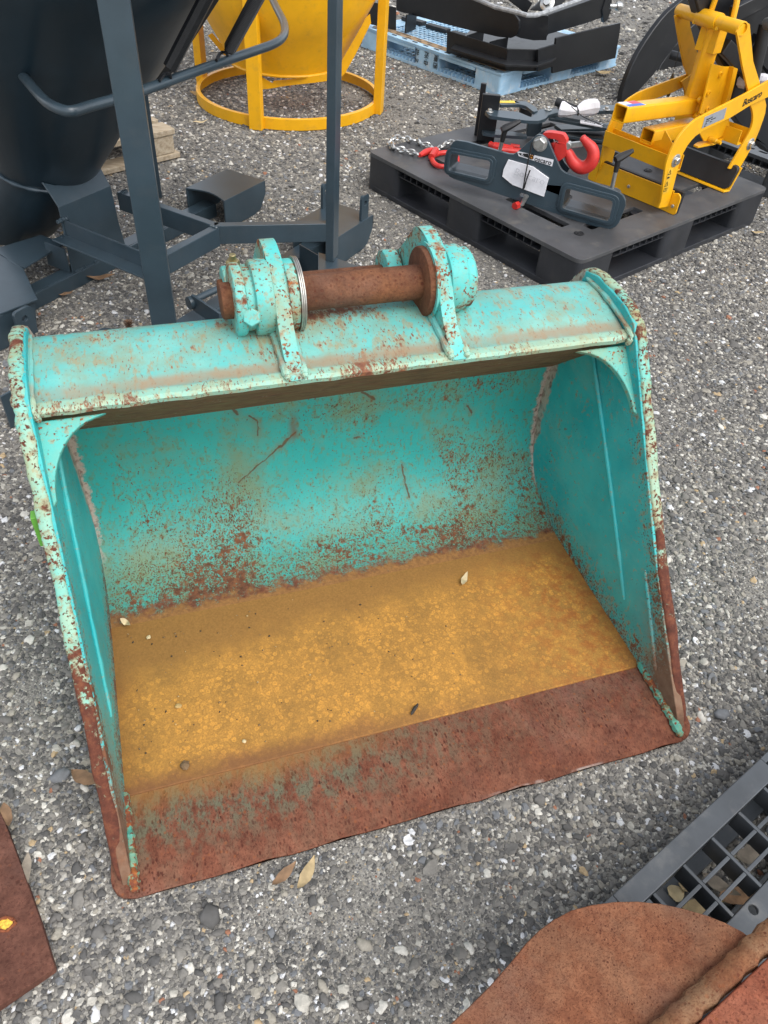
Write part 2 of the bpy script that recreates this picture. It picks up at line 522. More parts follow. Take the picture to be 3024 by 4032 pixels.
def d_back(m, u, v, w):
    big = m.mr(m.noise(4.2, 4, 0.6), 0.42, 0.74, 0, 0.27)
    low = m.ma('ADD', m.mr(w, 0.22, 0.05, 0, 0.10), m.mr(w, 0.070, 0.030, 0, 0.20))
    low = m.ma('MULTIPLY', low, m.mr(m.noise(7, 3, 0.5, m.vm(m.co(), (1, 1, 0.2))), 0.2, 0.75, 0.7, 1.15))
    du = m.ma('DIVIDE', m.ma('SUBTRACT', u, 0.27), 0.20); dw = m.ma('DIVIDE', m.ma('SUBTRACT', w, 0.315), 0.055)
    clus = m.mr(m.ma('ADD', m.ma('MULTIPLY', du, du), m.ma('MULTIPLY', dw, dw)), 1.0, 0.0, 0, 0.20)
    return m.ma('ADD', m.ma('ADD', m.ma('ADD', big, clus), 0.20), low, clamp=True)
def x_back(m, c, mask, u, v, w):
    # full brown band low down, merging with the floor
    k = m.mr(m.ma('ADD', w, m.ma('MULTIPLY', m.noise(40, 6, 0.7), -0.022)), 0.0225, 0.0165)
    c = m.mix(k, c, m.ramp(m.noise(90, 5, 0.7), [(0.3, RUST_D), (0.55, (0.16, 0.055, 0.028)), (0.75, (0.24, 0.115, 0.05))]))
    k2 = m.mr(m.ma('ADD', w, m.ma('MULTIPLY', m.noise(30, 5, 0.7), -0.010)), 0.0255, 0.0235)
    c = m.mix(k2, c, m.ramp(m.noise(130, 6, 0.7), [(0.3, (0.16, 0.075, 0.025)), (0.7, (0.32, 0.15, 0.045))]))
    # primer bared in flakes down both end seams
    ed = m.ma('SUBTRACT', 0.490, m.ma('ABSOLUTE', u))
    kf = m.ma('MULTIPLY', m.mr(m.ma('ADD', ed, m.ma('MULTIPLY', m.noise(42, 6, 0.75), -0.040)), -0.006, -0.012), m.mr(w, 0.05, 0.10))
    c = m.mix(kf, c, m.ramp(m.noise(90, 5), [(0.35, (0.17, 0.11, 0.09)), (0.5, (0.40, 0.35, 0.29)), (0.7, (0.33, 0.28, 0.23))]))
    # gouges that have rusted, and a run of rust below one of them
    jit = m.ma('MULTIPLY', m.ma('SUBTRACT', m.noise(55, 4), 0.5), 0.010)
    for (p, q, th) in (((-0.192, 0.168), (-0.10, 0.236), 0.0024), ((-0.10, 0.236), (-0.084, 0.252), 0.0048), ((-0.084, 0.252), (-0.066, 0.266), 0.0030), ((0.165, 0.150), (0.174, 0.085), 0.0030),
                       ((-0.188, 0.350), (-0.180, 0.334), 0.0042), ((-0.158, 0.327), (-0.143, 0.312), 0.0034), ((-0.142, 0.310), (-0.143, 0.272), 0.0022), ((0.070, 0.349), (0.098, 0.325), 0.0042), ((0.058, 0.231), (0.070, 0.231), 0.0032), ((0.31, 0.27), (0.325, 0.25), 0.0035)):
        L = math.hypot(q[0]-p[0], q[1]-p[1]); ex, ey = (q[0]-p[0])/L, (q[1]-p[1])/L
        du = m.ma('SUBTRACT', u, p[0]); dw = m.ma('SUBTRACT', w, p[1])
        al = m.ma('ADD', m.ma('MULTIPLY', du, ex), m.ma('MULTIPLY', dw, ey))
        pe = m.ma('ABSOLUTE', m.ma('ADD', m.ma('ADD', m.ma('MULTIPLY', du, -ey), m.ma('MULTIPLY', dw, ex)), jit))
        out_ = m.ma('MAXIMUM', m.ma('SUBTRACT', al, L), m.ma('MULTIPLY', al, -1.0))
        d_ = m.ma('ADD', pe, m.ma('MAXIMUM', out_, 0.0))
        k3 = m.mr(m.ma('ADD', d_, m.ma('MULTIPLY', m.noise(110, 4, 0.7), 0.003)), th+0.0012, th*0.4+0.0012)
        c = m.mix(m.ma('MULTIPLY', k3, 0.85), c, (0.075, 0.030, 0.016))
        c = m.mix(m.mr(d_, 0.018, 0.0, 0, 0.30), c, (0.16, 0.115, 0.05))
        mask = m.ma('MAXIMUM', mask, k3)
    run = m.ma('MULTIPLY', m.mr(m.ma('ABSOLUTE', m.ma('ADD', m.ma('ADD', u, 0.070), m.ma('MULTIPLY', jit, 1.2))), 0.016, 0.0), m.ma('MULTIPLY', m.mr(w, 0.238, 0.262), m.mr(w, 0.335, 0.28)))
    c = m.mix(m.ma('MULTIPLY', run, 0.65), c, (0.15, 0.065, 0.028))
    return c, m.ma('MAXIMUM', mask, k)
def d_side(m, u, v, w):
    low = m.mr(w, 0.13, 0.02, 0, 0.45)
    # distance behind the slanted front edge
    fr = m.ma('SUBTRACT', m.ma('MULTIPLY', v, 0.745), m.ma('MULTIPLY', w, 0.667))
    edge = m.mr(fr, 0.075, 0.01, 0, 0.40)
    lowedge = m.ma('MULTIPLY', edge, m.mr(w, 0.5, 0.1, 0.25, 1.25))
    big = m.mr(m.noise(6, 5, 0.65), 0.42, 0.75, 0.04, 0.26)
    return m.ma('ADD', m.ma('ADD', low, lowedge), m.ma('ADD', big, 0.03), clamp=True)
def x_side(m, c, mask, u, v, w):
    # bare primer flakes along the seam with the back plate
    seam = m.ma('SUBTRACT', 0.70, v)
    k = m.ma('MULTIPLY', m.mr(m.ma('ADD', seam, m.ma('MULTIPLY', m.noise(38, 6, 0.75), -0.045)), -0.012, -0.018), m.mr(w, 0.06, 0.12))
    c = m.mix(k, c, m.ramp(m.noise(70, 5), [(0.35, (0.15, 0.09, 0.07)), (0.55, (0.42, 0.36, 0.29)), (0.7, (0.36, 0.30, 0.24))]))
    # chalky scuffs
    sc2 = m.ma('MULTIPLY', m.mr(m.noise(9, 8, 0.75, m.vm(m.co(), (1, 0.6, 1.6), (4, 4, 4))), 0.50, 0.68), 0.40)
    c = m.mix(sc2, c, (0.16, 0.40, 0.36))
    # scoured brown-grey toward the lip
    fr = m.ma('SUBTRACT', m.ma('MULTIPLY', v, 0.745), m.ma('MULTIPLY', w, 0.667))
    k2 = m.ma('MULTIPLY', m.mr(w, 0.20, 0.06), m.mr(fr, 0.13, 0.015))
    k2 = m.ma('MULTIPLY', k2, m.mr(m.noise(13, 6, 0.7), 0.3, 0.6, 0.35, 1.0))
    c = m.mix(k2, c, m.mix(m.noise(60, 5), (0.12, 0.055, 0.03), (0.30, 0.20, 0.13)))
    return c, mask
def d_beam(m, u, v, w):
    ridge = m.ma('MULTIPLY', m.mr(v, 0.615, 0.665, 0, 0.28), m.mr(m.noise(5, 3), 0.4, 0.62))
    nose = m.mr(v, 0.542, 0.510, 0, 0.30)
    mid = m.ma('MULTIPLY', m.mr(m.ma('ABSOLUTE', m.ma('SUBTRACT', u, 0.02)), 0.24, 0.10), m.mr(m.noise(9, 5), 0.45, 0.70, 0.03, 0.42))
    under = m.ma('MULTIPLY', m.mr(w, 0.535, 0.525), 0.55)
    nose = m.ma('MULTIPLY', nose, m.mr(m.noise(10, 4), 0.45, 0.7, 0.15, 1.1))
    return m.ma('ADD', m.ma('ADD', ridge, nose), m.ma('ADD', m.ma('ADD', mid, under), 0.235), clamp=True)
def x_beam(m, c, mask, u, v, w):
    # tan silt lying in the groove behind the rim, chalky rim
    gv = m.ma('MULTIPLY', m.mr(m.ma('ABSOLUTE', m.ma('SUBTRACT', v, 0.538)), 0.020, 0.003), m.mr(m.noise(14, 5), 0.3, 0.65, 0.25, 0.85))
    c = m.mix(gv, c, (0.31, 0.22, 0.135))
    rim = m.ma('MULTIPLY', m.mr(v, 0.527, 0.520), m.ma('SUBTRACT', 1.0, mask))
    c = m.mix(m.ma('MULTIPLY', rim, 0.45), c, (0.40, 0.53, 0.35))
    under = m.ma('MULTIPLY', m.mr(w, 0.533, 0.522), m.mr(v, 0.72, 0.70))
    sv = m.vm(m.co(), (0.35, 1, 1))
    k = m.ma('MULTIPLY', under, m.mr(m.noise(34, 7, 0.7, sv), 0.33, 0.56, 0.35, 1))
    c = m.mix(k, c, m.ramp(m.noise(60, 6, 0.7, sv), [(0.3, (0.06, 0.035, 0.015)), (0.5, (0.17, 0.10, 0.04)), (0.7, (0.19, 0.17, 0.075))]))
    return c, mask
def d_edge(m, u, v, w):
    lowr = m.mr(m.ma('ADD', w, m.ma('MULTIPLY', m.noise(20, 6, 0.7), -0.30)), 0.22, -0.10, 0, 0.62)
    return m.ma('ADD', m.ma('ADD', lowr, 0.27), m.mr(m.noise(12, 4), 0.35, 0.7, 0, 0.28), clamp=True)
def d_lug(m, u, v, w):
    return m.ma('ADD', 0.22, m.mr(m.noise(14, 5), 0.42, 0.72, 0, 0.34), clamp=True)

def rust_material(name, base, hi, dark, pit=220, stretch=(1, 1, 1), green=0.0, spots=0.0):
    m = NT(name, 0.85, 0, 0.25)
    co = m.co(); u, v, w = m.sep()
    sv = m.vm(co, stretch)
    c = m.mix(m.mr(m.noise(11, 6, 0.65), 0.35, 0.68), base, hi)
    c = m.mix(m.mr(m.noise(75, 6, 0.75), 0.35, 0.70, 0, 0.42), c, dark)
    c = m.mix(m.mr(m.noise(5.5, 5, 0.6, m.vm(co, (1, 1, 1), (7, 3, 1))), 0.52, 0.72, 0, 0.35), c, tuple(x*0.5+0.055 for x in hi))
    mot = m.mr(m.noise(30, 9, 0.78), 0.30, 0.72, 0.62, 1.32, False)
    cb = m.n('ShaderNodeCombineXYZ'); [m.lk(cb.inputs[i_], mot) for i_ in range(3)]
    c = m.mix(1.0, c, cb.outputs[0], 'MULTIPLY')
    if green > 0:
        g = m.ma('MULTIPLY', m.mr(m.noise(42 if name == 'lip_rust' else 15, 6, 0.7, sv), 0.42, 0.60), green)
        if name == 'lip_rust':
            g = m.ma('MULTIPLY', g, m.mr(u, 0.25, -0.25, 0.22, 1.2), clamp=True)
            g = m.ma('MULTIPLY', g, m.mr(v, 0.02, 0.10, 0.15, 1.0))
        c = m.mix(g, c, (0.125, 0.118, 0.075))
    pts = m.vor(pit, sv, 'Distance'); rnd = m.sep(m.vor(pit, sv, 'Color'))[0]
    rr_ = m.ma('MULTIPLY', rnd, 0.46)
    p = m.mr(pts, rr_, m.ma('MULTIPLY', rr_, 0.55))
    p = m.ma('MULTIPLY', p, m.mr(m.noise(24, 5, 0.65), 0.35, 0.6, 0.25, 1.0))
    p2 = m.ma('MULTIPLY', m.mr(m.noise(pit*2.3, 3, 0.6, sv), 0.50, 0.68), 0.55)
    pm = m.ma('MAXIMUM', p, p2)
    c = m.mix(m.ma('MULTIPLY', pm, 0.85), c, dark)
    if spots > 0:
        ds = m.vor(95, co, 'Distance'); rs = m.sep(m.vor(95, co, 'Color'))[1]
        k = m.ma('MULTIPLY', m.mr(ds, 0.30, 0.12), m.mr(rs, 0.62, 0.66))
        c = m.mix(m.ma('MULTIPLY', k, spots), c, (0.23, 0.072, 0.026))
    if name == 'lip_rust':
        # ochre carried over from the floor on the left, scraped bright nose on the right
        k = m.ma('MULTIPLY', m.mr(m.ma('ADD', v, m.ma('MULTIPLY', m.noise(16, 6, 0.7), 0.07)), 0.135, 0.20), m.mr(u, 0.10, -0.30, 0, 0.75))
        c = m.mix(k, c, (0.27, 0.135, 0.04))
        k = m.ma('MULTIPLY', m.mr(v, 0.0055, 0.002), m.ma('MULTIPLY', m.mr(m.ma('ABSOLUTE', m.ma('SUBTRACT', u, 0.22)), 0.14, 0.05), m.mr(m.noise(30, 5), 0.4, 0.6)))
        c = m.mix(m.ma('MULTIPLY', k, 0.7), c, (0.42, 0.37, 0.33))
    m.set('Base Color', c)
    m.bump(m.ma('ADD', m.ma('MULTIPLY', pm, -0.8), m.noise(260, 4)), 0.7, 0.0013)
    return m.m
def floor_material():
    m = NT('floor_rust', 0.88, 0, 0.2)
    co = m.co(); u, v, w = m.sep()
    c = m.mix(m.mr(m.noise(13, 6, 0.65), 0.33, 0.68), (0.36, 0.185, 0.045), (0.50, 0.245, 0.052))
    c = m.mix(m.mr(m.noise(330, 3), 0.35, 0.7, 0, 0.45), c, (0.17, 0.09, 0.027))
    c = m.mix(m.mr(m.noise(48, 6, 0.7), 0.38, 0.66, 0, 0.34), c, (0.19, 0.105, 0.034))
    c = m.mix(m.mr(m.noise(30, 6, 0.7, m.vm(co, (1, 1, 1), (2, 9, 0))), 0.52, 0.72, 0, 0.5), c, (0.55, 0.27, 0.055))
    # sandy dark-brown silt settled along the back, patchier to the left
    silt = m.mr(m.ma('ADD', m.ma('ADD', v, m.ma('MULTIPLY', u, -0.10)), m.ma('MULTIPLY', m.noise(11, 6, 0.65), 0.10)), 0.44, 0.53)
    # pale orange rings left by drops, two sizes
    for sc, r0, wd, sel, amt in ((88, 0.27, 0.13, 0.22, 0.50), (150, 0.26, 0.16, 0.25, 0.40)):
        wv = m.ma('ADD', 0, 0)
        dv = m.n('ShaderNodeVectorMath', operation='ADD')
        m.lk(dv.inputs[0], co)
        ns = m.n('ShaderNodeVectorMath', operation='SCALE'); m.lk(ns.inputs[0], m.noise(70, 2, 0.5, None, 0, True)); ns.inputs['Scale'].default_value = 0.008
        m.lk(dv.inputs[1], ns.outputs[0])
        d = m.vor(sc, dv.outputs[0], 'Distance'); rn = m.sep(m.vor(sc, dv.outputs[0], 'Color'))
        rr = m.ma('MULTIPLY_ADD', rn[2], 0.12, r0-0.09)
        ring = m.mr(m.ma('ABSOLUTE', m.ma('SUBTRACT', d, rr)), wd, wd*0.25)
        fill = m.mr(d, rr, m.ma('SUBTRACT', rr, 0.06), 0, 0.45)
        pres = m.ma('MULTIPLY', m.mr(rn[0], sel, sel+0.03), m.mr(m.noise(14, 5, 0.65), 0.30, 0.60, 0.25, 1))
        k = m.ma('MULTIPLY', m.ma('MAXIMUM', ring, fill), m.ma('MULTIPLY', pres, m.ma('MULTIPLY', m.ma('SUBTRACT', 1.0, silt), amt)))
        c = m.mix(k, c, (0.72, 0.34, 0.062))
    # redder bloom on the right end
    red = m.ma('MULTIPLY', m.mr(u, 0.15, 0.48), m.mr(m.noise(45, 6, 0.7), 0.42, 0.6, 0, 0.65))
    c = m.mix(red, c, (0.30, 0.085, 0.022))
    # browner toward the walls, and a ragged brown fringe where the lip begins on the left
    ew = m.ma('MULTIPLY', m.mr(m.ma('ADD', m.ma('ABSOLUTE', u), m.ma('MULTIPLY', m.noise(12, 6, 0.7), 0.10)), 0.47, 0.56), 0.65)
    c = m.mix(ew, c, m.mix(m.noise(140, 5, 0.7), (0.12, 0.058, 0.022), (0.26, 0.12, 0.035)))
    fr_ = m.ma('MULTIPLY', m.mr(m.ma('ADD', v, m.ma('MULTIPLY', m.noise(14, 6, 0.7), -0.07)), 0.170, 0.125), m.mr(u, 0.25, -0.25, 0.15, 0.85))
    c = m.mix(fr_, c, m.mix(m.noise(110, 5, 0.7), (0.12, 0.05, 0.025), (0.24, 0.11, 0.05)))
    wet = m.mr(m.noise(4.5, 5, 0.6, m.vm(co, (1, 1, 1), (5, 2, 0))), 0.50, 0.70, 0, 0.45)
    c = m.mix(wet, c, m.mix(0.5, c, (0.16, 0.085, 0.03)))
    sc_ = m.mix(m.noise(210, 5, 0.75), (0.10, 0.048, 0.015), (0.40, 0.205, 0.06))
    c = m.mix(m.ma('MULTIPLY', silt, 0.85), c, sc_)
    m.set('Base Color', c)
    m.bump(m.ma('ADD', m.noise(420, 4, 0.7), m.ma('MULTIPLY', m.noise(60, 4), 0.6)), 0.55, 0.0012)
    return m.m

M_BACK = teal_material('paint_back', d_back, extra=x_back, streak=(1.15, 1, 0.7), grime=0.75, fs=(280, 95, 26), s3w=0.035, s12w=0.03, dots=150, soft=1.6, rust=((0.05, 0.024, 0.012), (0.13, 0.050, 0.024), (0.22, 0.085, 0.032)), halo_c=(0.13, 0.17, 0.07), grime_c=(0.15, 0.215, 0.12))
M_SIDE = teal_material('paint_side', d_side, (0.007, 0.345, 0.365), (0.045, 0.45, 0.44), 0.28, grime_c=(0.10, 0.26, 0.20), fs=(240, 80, 20), s3w=0.02, s12w=0.02, dots=130, soft=1.5, fade=0.9, extra=x_side, rust=((0.05, 0.022, 0.012), (0.12, 0.045, 0.022), (0.20, 0.075, 0.03)))
M_BEAM = teal_material('paint_beam', d_beam, (0.070, 0.42, 0.405), (0.19, 0.47, 0.41), 0.85, grime_c=(0.235, 0.245, 0.145), fs=(200, 60, 20), s3w=0.0, s12w=0.02, dots=75, soft=2.2, streak=(1.5, 0.6, 1), fade=1.0, extra=x_beam, rust=((0.12, 0.045, 0.025), (0.21, 0.085, 0.048), (0.33, 0.14, 0.05)))
M_EDGE = teal_material('paint_edge', d_edge, (0.08, 0.48, 0.43), (0.32, 0.46, 0.33), 0.8, soft=1.8, fade=1.0, rust=((0.05, 0.016, 0.009), (0.105, 0.030, 0.016), (0.17, 0.058, 0.026)))
M_LUG = teal_material('paint_lug', d_lug, (0.055, 0.47, 0.45), (0.20, 0.50, 0.43), 0.75, grime_c=(0.25, 0.26, 0.14), soft=1.8, fade=0.8)
M_BEAD = teal_material('paint_bead', lambda m, u, v, w: m.ma('ADD', 0.30, m.mr(m.noise(30, 4), 0.4, 0.7, 0, 0.35)), (0.02, 0.27, 0.22), (0.06, 0.36, 0.29), 0.4)
M_GUS = teal_material('paint_gusset', lambda m, u, v, w: m.ma('ADD', 0.16, m.mr(m.noise(20, 4), 0.4, 0.7, 0, 0.22)), (0.03, 0.40, 0.37), (0.13, 0.47, 0.41), 0.6, soft=1.8)
M_FLOOR = floor_material()
M_LIP = rust_material('lip_rust', (0.165, 0.055, 0.030), (0.225, 0.090, 0.052), (0.055, 0.012, 0.007), 135, (1.25, 0.6, 1), 0.9, 0.6)
M_PIN = rust_material('pin_rust', (0.115, 0.052, 0.030), (0.20, 0.082, 0.036), (0.085, 0.024, 0.012), 110, (1, 1, 1), 0.0, 0.25)
M_STEEL = simple('bare_steel', (0.42, 0.40, 0.36), 0.35, 0.9, 0.2, 60, 0.2)
M_BRASS = simple('plated_nut', (0.40, 0.33, 0.17), 0.35, 0.8, 0.2, 60, 0.2)

bk = thing('excavator_bucket', 'weathered teal excavator bucket with orange rusted floor, lying open on the gravel', 'bucket', (BK_O[0], BK_O[1], 0), BK_YAW)
def flare(u, w):
    return u+(0.030*(w-0.27) if u > 0 else -0.030*(w-0.27))

# cutting edge
hw = 0.514
out = []
out += [(-hw+0.0, 0.15), (-0.500, 0.162)][::-1]
out = [(-0.500, 0.162), (-0.509, 0.13)]+arc(-hw+0.034, 0.034, 0.034, 180, 270, 8)+arc(hw-0.034, 0.034, 0.034, 270, 360, 8)+[(0.509, 0.13), (0.500, 0.162)]
mb = MB()
def lipfn(u, v, t):
    top = 0.0125+0.0115*min(1.0, v/0.05)
    return (u, v, top if t > 0.5 else 0.003+0.004*max(0, 1-v/0.02))
grid = []
mb.plate(out, [], lipfn, 0, 1)
# subdivide the lip so its top can slope: rebuild as strips
mb = MB()
vsn = [0.0, 0.006, 0.014, 0.024, 0.034, 0.05, 0.08, 0.13, 0.162]
def lip_half(v):
    if v < 0.034: return hw-0.034+math.sqrt(max(0, 0.034**2-(0.034-v)**2))
    return hw-(v-0.034)/0.128*0.012
profs = []
for v in vsn:
    h = lip_half(v)
    wob = 0.0012*math.sin(v*90)
    z1 = lipfn(0, v, 1)[2]; z0 = lipfn(0, v, 0)[2]
    row = [(-h+2*h*i/24, v+(0.0016*math.sin(i*1.7)+0.001*math.sin(i*3.9+1) if v < 0.01 else 0), z1+0.0006*math.sin(i*2.1+v*40)) for i in range(25)]
    profs.append(row+[(h, v, z0), (-h, v, z0)])
mb.sweep(profs)
lip = mb.build('cutting_edge', M_LIP, bk, 0.003, 2)
lip['label'] = 'brown rusted cutting edge plate with rounded corners'
mb = MB().box(-0.494, 0.494, 0.158, 0.530, 0.006, 0.0275)
fl = mb.build('floor_plate', M_FLOOR, bk, 0.0025)
fl['label'] = 'flat floor plate covered in orange rust rings'
# curved back plate
inner = spline([(0.505, 0.0272), (0.56, 0.034), (0.615, 0.052), (0.665, 0.088), (0.698, 0.140), (0.715, 0.20), (0.722, 0.27), (0.716, 0.36)], 5)
outer = []
for i, p in enumerate(inner):
    t = (inner[min(i+1, len(inner)-1)]-inner[max(i-1, 0)]).normalized()
    outer.append(p+Vector((t.y, -t.x))*0.013)
mb = MB()
mb.sweep([[(u, q.x, q.y) for q in inner]+[(u, q.x, q.y) for q in reversed(outer)] for u in (-0.493, 0.493)])
mb.build('back_plate', M_BACK, bk, 0, smooth=True, angle=40)['label'] = 'curved teal back plate speckled with rust'
# top beam
bp = [(0.513, 0.534), (0.5065, 0.538), (0.5045, 0.546), (0.509, 0.5515), (0.522, 0.5530), (0.530, 0.5505), (0.56, 0.560), (0.60, 0.568), (0.64, 0.5715), (0.668, 0.570), (0.694, 0.560), (0.716, 0.542), (0.731, 0.512), (0.737, 0.47), (0.735, 0.40), (0.730, 0.352), (0.7135, 0.352)]
mb = MB()
us = [-0.4945+0.989*i/40 for i in range(41)]
mb.sweep([[(u, v+(0.0005*math.sin(u*61+2)+0.0006*math.sin(u*143) if k < 6 else 0), w+(0.0005*math.sin(u*77+1)+0.0005*math.sin(u*171) if k < 6 else 0.0008*math.sin(u*9))) for k, (v, w) in enumerate(bp)] for u in us])
mb.build('top_beam', M_BEAM, bk, 0, angle=38)['label'] = 'pale teal top beam with rust spots and a welded front rim'
# weld bead along the rim
def bead(path, r, name='weld_bead', mat=None, n=26, sq=0.25):
    P = spline(path, max(2, n//max(1, len(path)-1)))
    rr = [r*(1+sq*math.sin(i*2.1+1)*0.6+sq*0.5*math.sin(i*5.3)) for i in range(len(P))]
    rr[0] *= 0.4; rr[-1] *= 0.4
    return MB().tube(P, rr, 8).build(name, mat or M_EDGE, bk)
# side plates with their edge bars
sid = [(0.004, 0.0155)]
front = [(0.035, 0.040), (0.12, 0.125), (0.25, 0.262), (0.38, 0.415), (0.44, 0.487), (0.487, 0.545)]
back_out = [(0.51, 0.572), (0.555, 0.586), (0.65, 0.590), (0.70, 0.578), (0.737, 0.535), (0.748, 0.45), (0.742, 0.26), (0.73, 0.17), (0.69, 0.085), (0.63, 0.034), (0.55, 0.0085), (0.022, 0.0085)]
sprof = [(0.022, 0.020)]+[tuple(p) for p in spline(front, 4)]+[tuple(p) for p in back_out]
for sg in (-1, 1):
    mb = MB().plate(sprof, [], lambda a, b, t, sg=sg: (flare(sg*t, b), a, b), 0.4895, 0.505)
    o = side_o = mb.build('side_plate', M_SIDE, bk, 0.002)
    path = spline([(0.030, 0.024)]+front[1:]+[(0.508, 0.566), (0.545, 0.582), (0.60, 0.5885), (0.66, 0.588), (0.70, 0.576), (0.73, 0.545)], 5)
    profs = []
    N = len(path)
    for i, p in enumerate(path):
        t = (path[min(i+1, N-1)]-path[max(i-1, 0)]).normalized()
        nrm = Vector((-t.y, t.x))           # outward, toward the opening
        k = i/(N-1)
        wd = 0.0105+0.0009*math.sin(i*0.9+sg)+0.001*math.sin(i*2.3)
        if i < 3: wd *= (0.75, 0.9, 1)[i]
        uc = 0.503+0.001*math.sin(i*1.3)
        sec = []
        for a in range(12):
            an = 2*math.pi*a/12
            ca, sa = math.cos(an), math.sin(an)
            su = math.copysign(abs(ca)**0.55, ca)*wd
            sn = math.copysign(abs(sa)**0.55, sa)*0.0085
            q = p+nrm*(sn-0.004)
            sec.append((flare(sg*(uc+su), q.y), q.x, max(q.y, 0.004)))
        profs.append(sec)
    eb = MB().sweep(profs).build('edge_bar', M_EDGE, bk, 0, angle=50); under(side_o, eb); eb['label'] = 'thick edge bar of the side plate, pale green above and brown rust below'
    # corner gusset under the nose
    d1 = Vector((0.405-0.502, 0.443-0.532)).normalized()
    gs = [(0.0, 0.0), (0.100, 0.0)]+[(0.100-0.093*math.sin(a)*1.0-0.0, 0.122-0.119*math.cos(a)) for a in [math.radians(8+82*i/9) for i in range(10)]]+[(0.0, 0.13)]
    nb = Vector((d1.y, -d1.x))
    if nb.x < 0: nb = -nb
    def gfn(a, b, t, sg=sg):
        q = Vector((0.510, 0.531))+d1*b+nb*t
        return (flare(sg*(0.4915-a), q.y), q.x, q.y)
    gu_ = MB().plate(gs, [], gfn, 0.004, 0.016).build('corner_gusset', M_GUS, bk, 0.0025)
    # beads: seam of the wear plate inside, short bead by the edge, floor seam at the lip
    under(side_o, bead([(sg*0.4905, 0.595, 0.470), (sg*0.489, 0.47, 0.335), (sg*0.486, 0.345, 0.20), (sg*0.484, 0.262, 0.105)], 0.0042, mat=M_SIDE))
    if sg > 0:
        under(side_o, bead([(sg*0.485, 0.246, 0.212), (sg*0.483, 0.165, 0.118), (sg*0.482, 0.12, 0.065)], 0.0036, mat=M_SIDE))
    under(side_o, bead([(sg*0.480, 0.006, 0.020), (sg*0.481, 0.05, 0.0265), (sg*0.482, 0.10, 0.029), (sg*0.483, 0.165, 0.031)], 0.0085, mat=M_BEAD, n=30))
    under(side_o, bead([(sg*0.488, 0.17, 0.029), (sg*0.488, 0.35, 0.030), (sg*0.488, 0.52, 0.032)], 0.005, mat=M_FLOOR))
    under(side_o, bead([(sg*0.493, 0.505, 0.534), (sg*0.494, 0.50, 0.546), (sg*0.497, 0.515, 0.557), (sg*0.497, 0.60, 0.572), (sg*0.497, 0.68, 0.572)], 0.005, mat=M_BEAM))

# ears, bosses, pins
ear = [(0.500, 0.546), (0.512, 0.5585), (0.545, 0.574), (0.572, 0.596), (0.590, 0.622), (0.606, 0.646), (0.632, 0.667), (0.665, 0.681), (0.70, 0.686), (0.728, 0.680), (0.752, 0.655), (0.79, 0.612), (0.832, 0.582), (0.852, 0.552), (0.856, 0.518), (0.838, 0.486), (0.80, 0.468), (0.75, 0.475), (0.70, 0.53), (0.60, 0.545)]
ear_s = [tuple(p) for p in fillet(ear, 0.02, 3, True)]
for uc in (-0.1085, 0.1685):
    e = MB().plate(ear_s, [], lambda a, b, t: (t, a, b), uc-0.0125, uc+0.0125).build('mounting_ear', M_LUG, bk, 0.0045, 3)
    for s2 in (-1, 1):
        under(e, bead([(uc+s2*0.014, 0.503, 0.553), (uc+s2*0.0145, 0.53, 0.558), (uc+s2*0.0145, 0.60, 0.571), (uc+s2*0.0145, 0.66, 0.574), (uc+s2*0.0145, 0.71, 0.553)], 0.0068, mat=M_BEAM))
PV, PW = 0.649, 0.616
def boss(name, u0, prof, mat, par=bk, seg=40, vw=(PV, PW), bev=0.0):
    return MB().lathe(prof, (u0, vw[0], vw[1]), (1, 0, 0), seg).build(name, mat, par, bev)
def wav(r, h0, h1, b=0.003):
    return [(r-b, h0), (r-b*0.3, h0+b*0.3), (r, h0+b), (r, h1-b), (r-b*0.3, h1-b*0.3), (r-b, h1)]
boss('collar', 0, wav(0.0575, -0.0965, -0.079), M_LUG)
for k in range(3):
    boss('shim_ring', 0, wav(0.0605-0.0004*k, -0.0788+0.0030*k, -0.0762+0.0030*k, 0.0008), M_STEEL)
boss('outer_boss', 0, wav(0.0610, -0.150, -0.120, 0.004), M_LUG)
boss('hub', 0, wav(0.051, -0.163, -0.149, 0.001), M_LUG)
boss('flange', 0, wav(0.0585, -0.182, -0.163, 0.006), M_LUG)
boss('pin', 0, wav(0.0292, -0.200, 0.2, 0.004), M_PIN)['label'] = 'thick rusted brown pin between the two ears'
boss('collar', 0, wav(0.0590, 0.1395, 0.1575, 0.004), M_PIN)
boss('collar', 0, [(0.066, 0.150), (0.0655, 0.153), (0.063, 0.157)], M_LUG)
boss('end_cap', 0, wav(0.0575, 0.180, 0.212, 0.004)[:-1]+[(0.052, 0.214), (0.0515, 0.226), (0.046, 0.231)], M_LUG)
# hexagon bolt through the groove of the left boss
bo = MB(); bolt_ax = Vector((-0.22, -0.86, 0.46)).normalized()
hexagon(Vector((-0.1565, PV, PW))+Vector((0, -0.046, -0.006)), bolt_ax, 0.0158, 0.020, bo)
bo.build('bolt_head', M_LUG, bk, 0.0012)
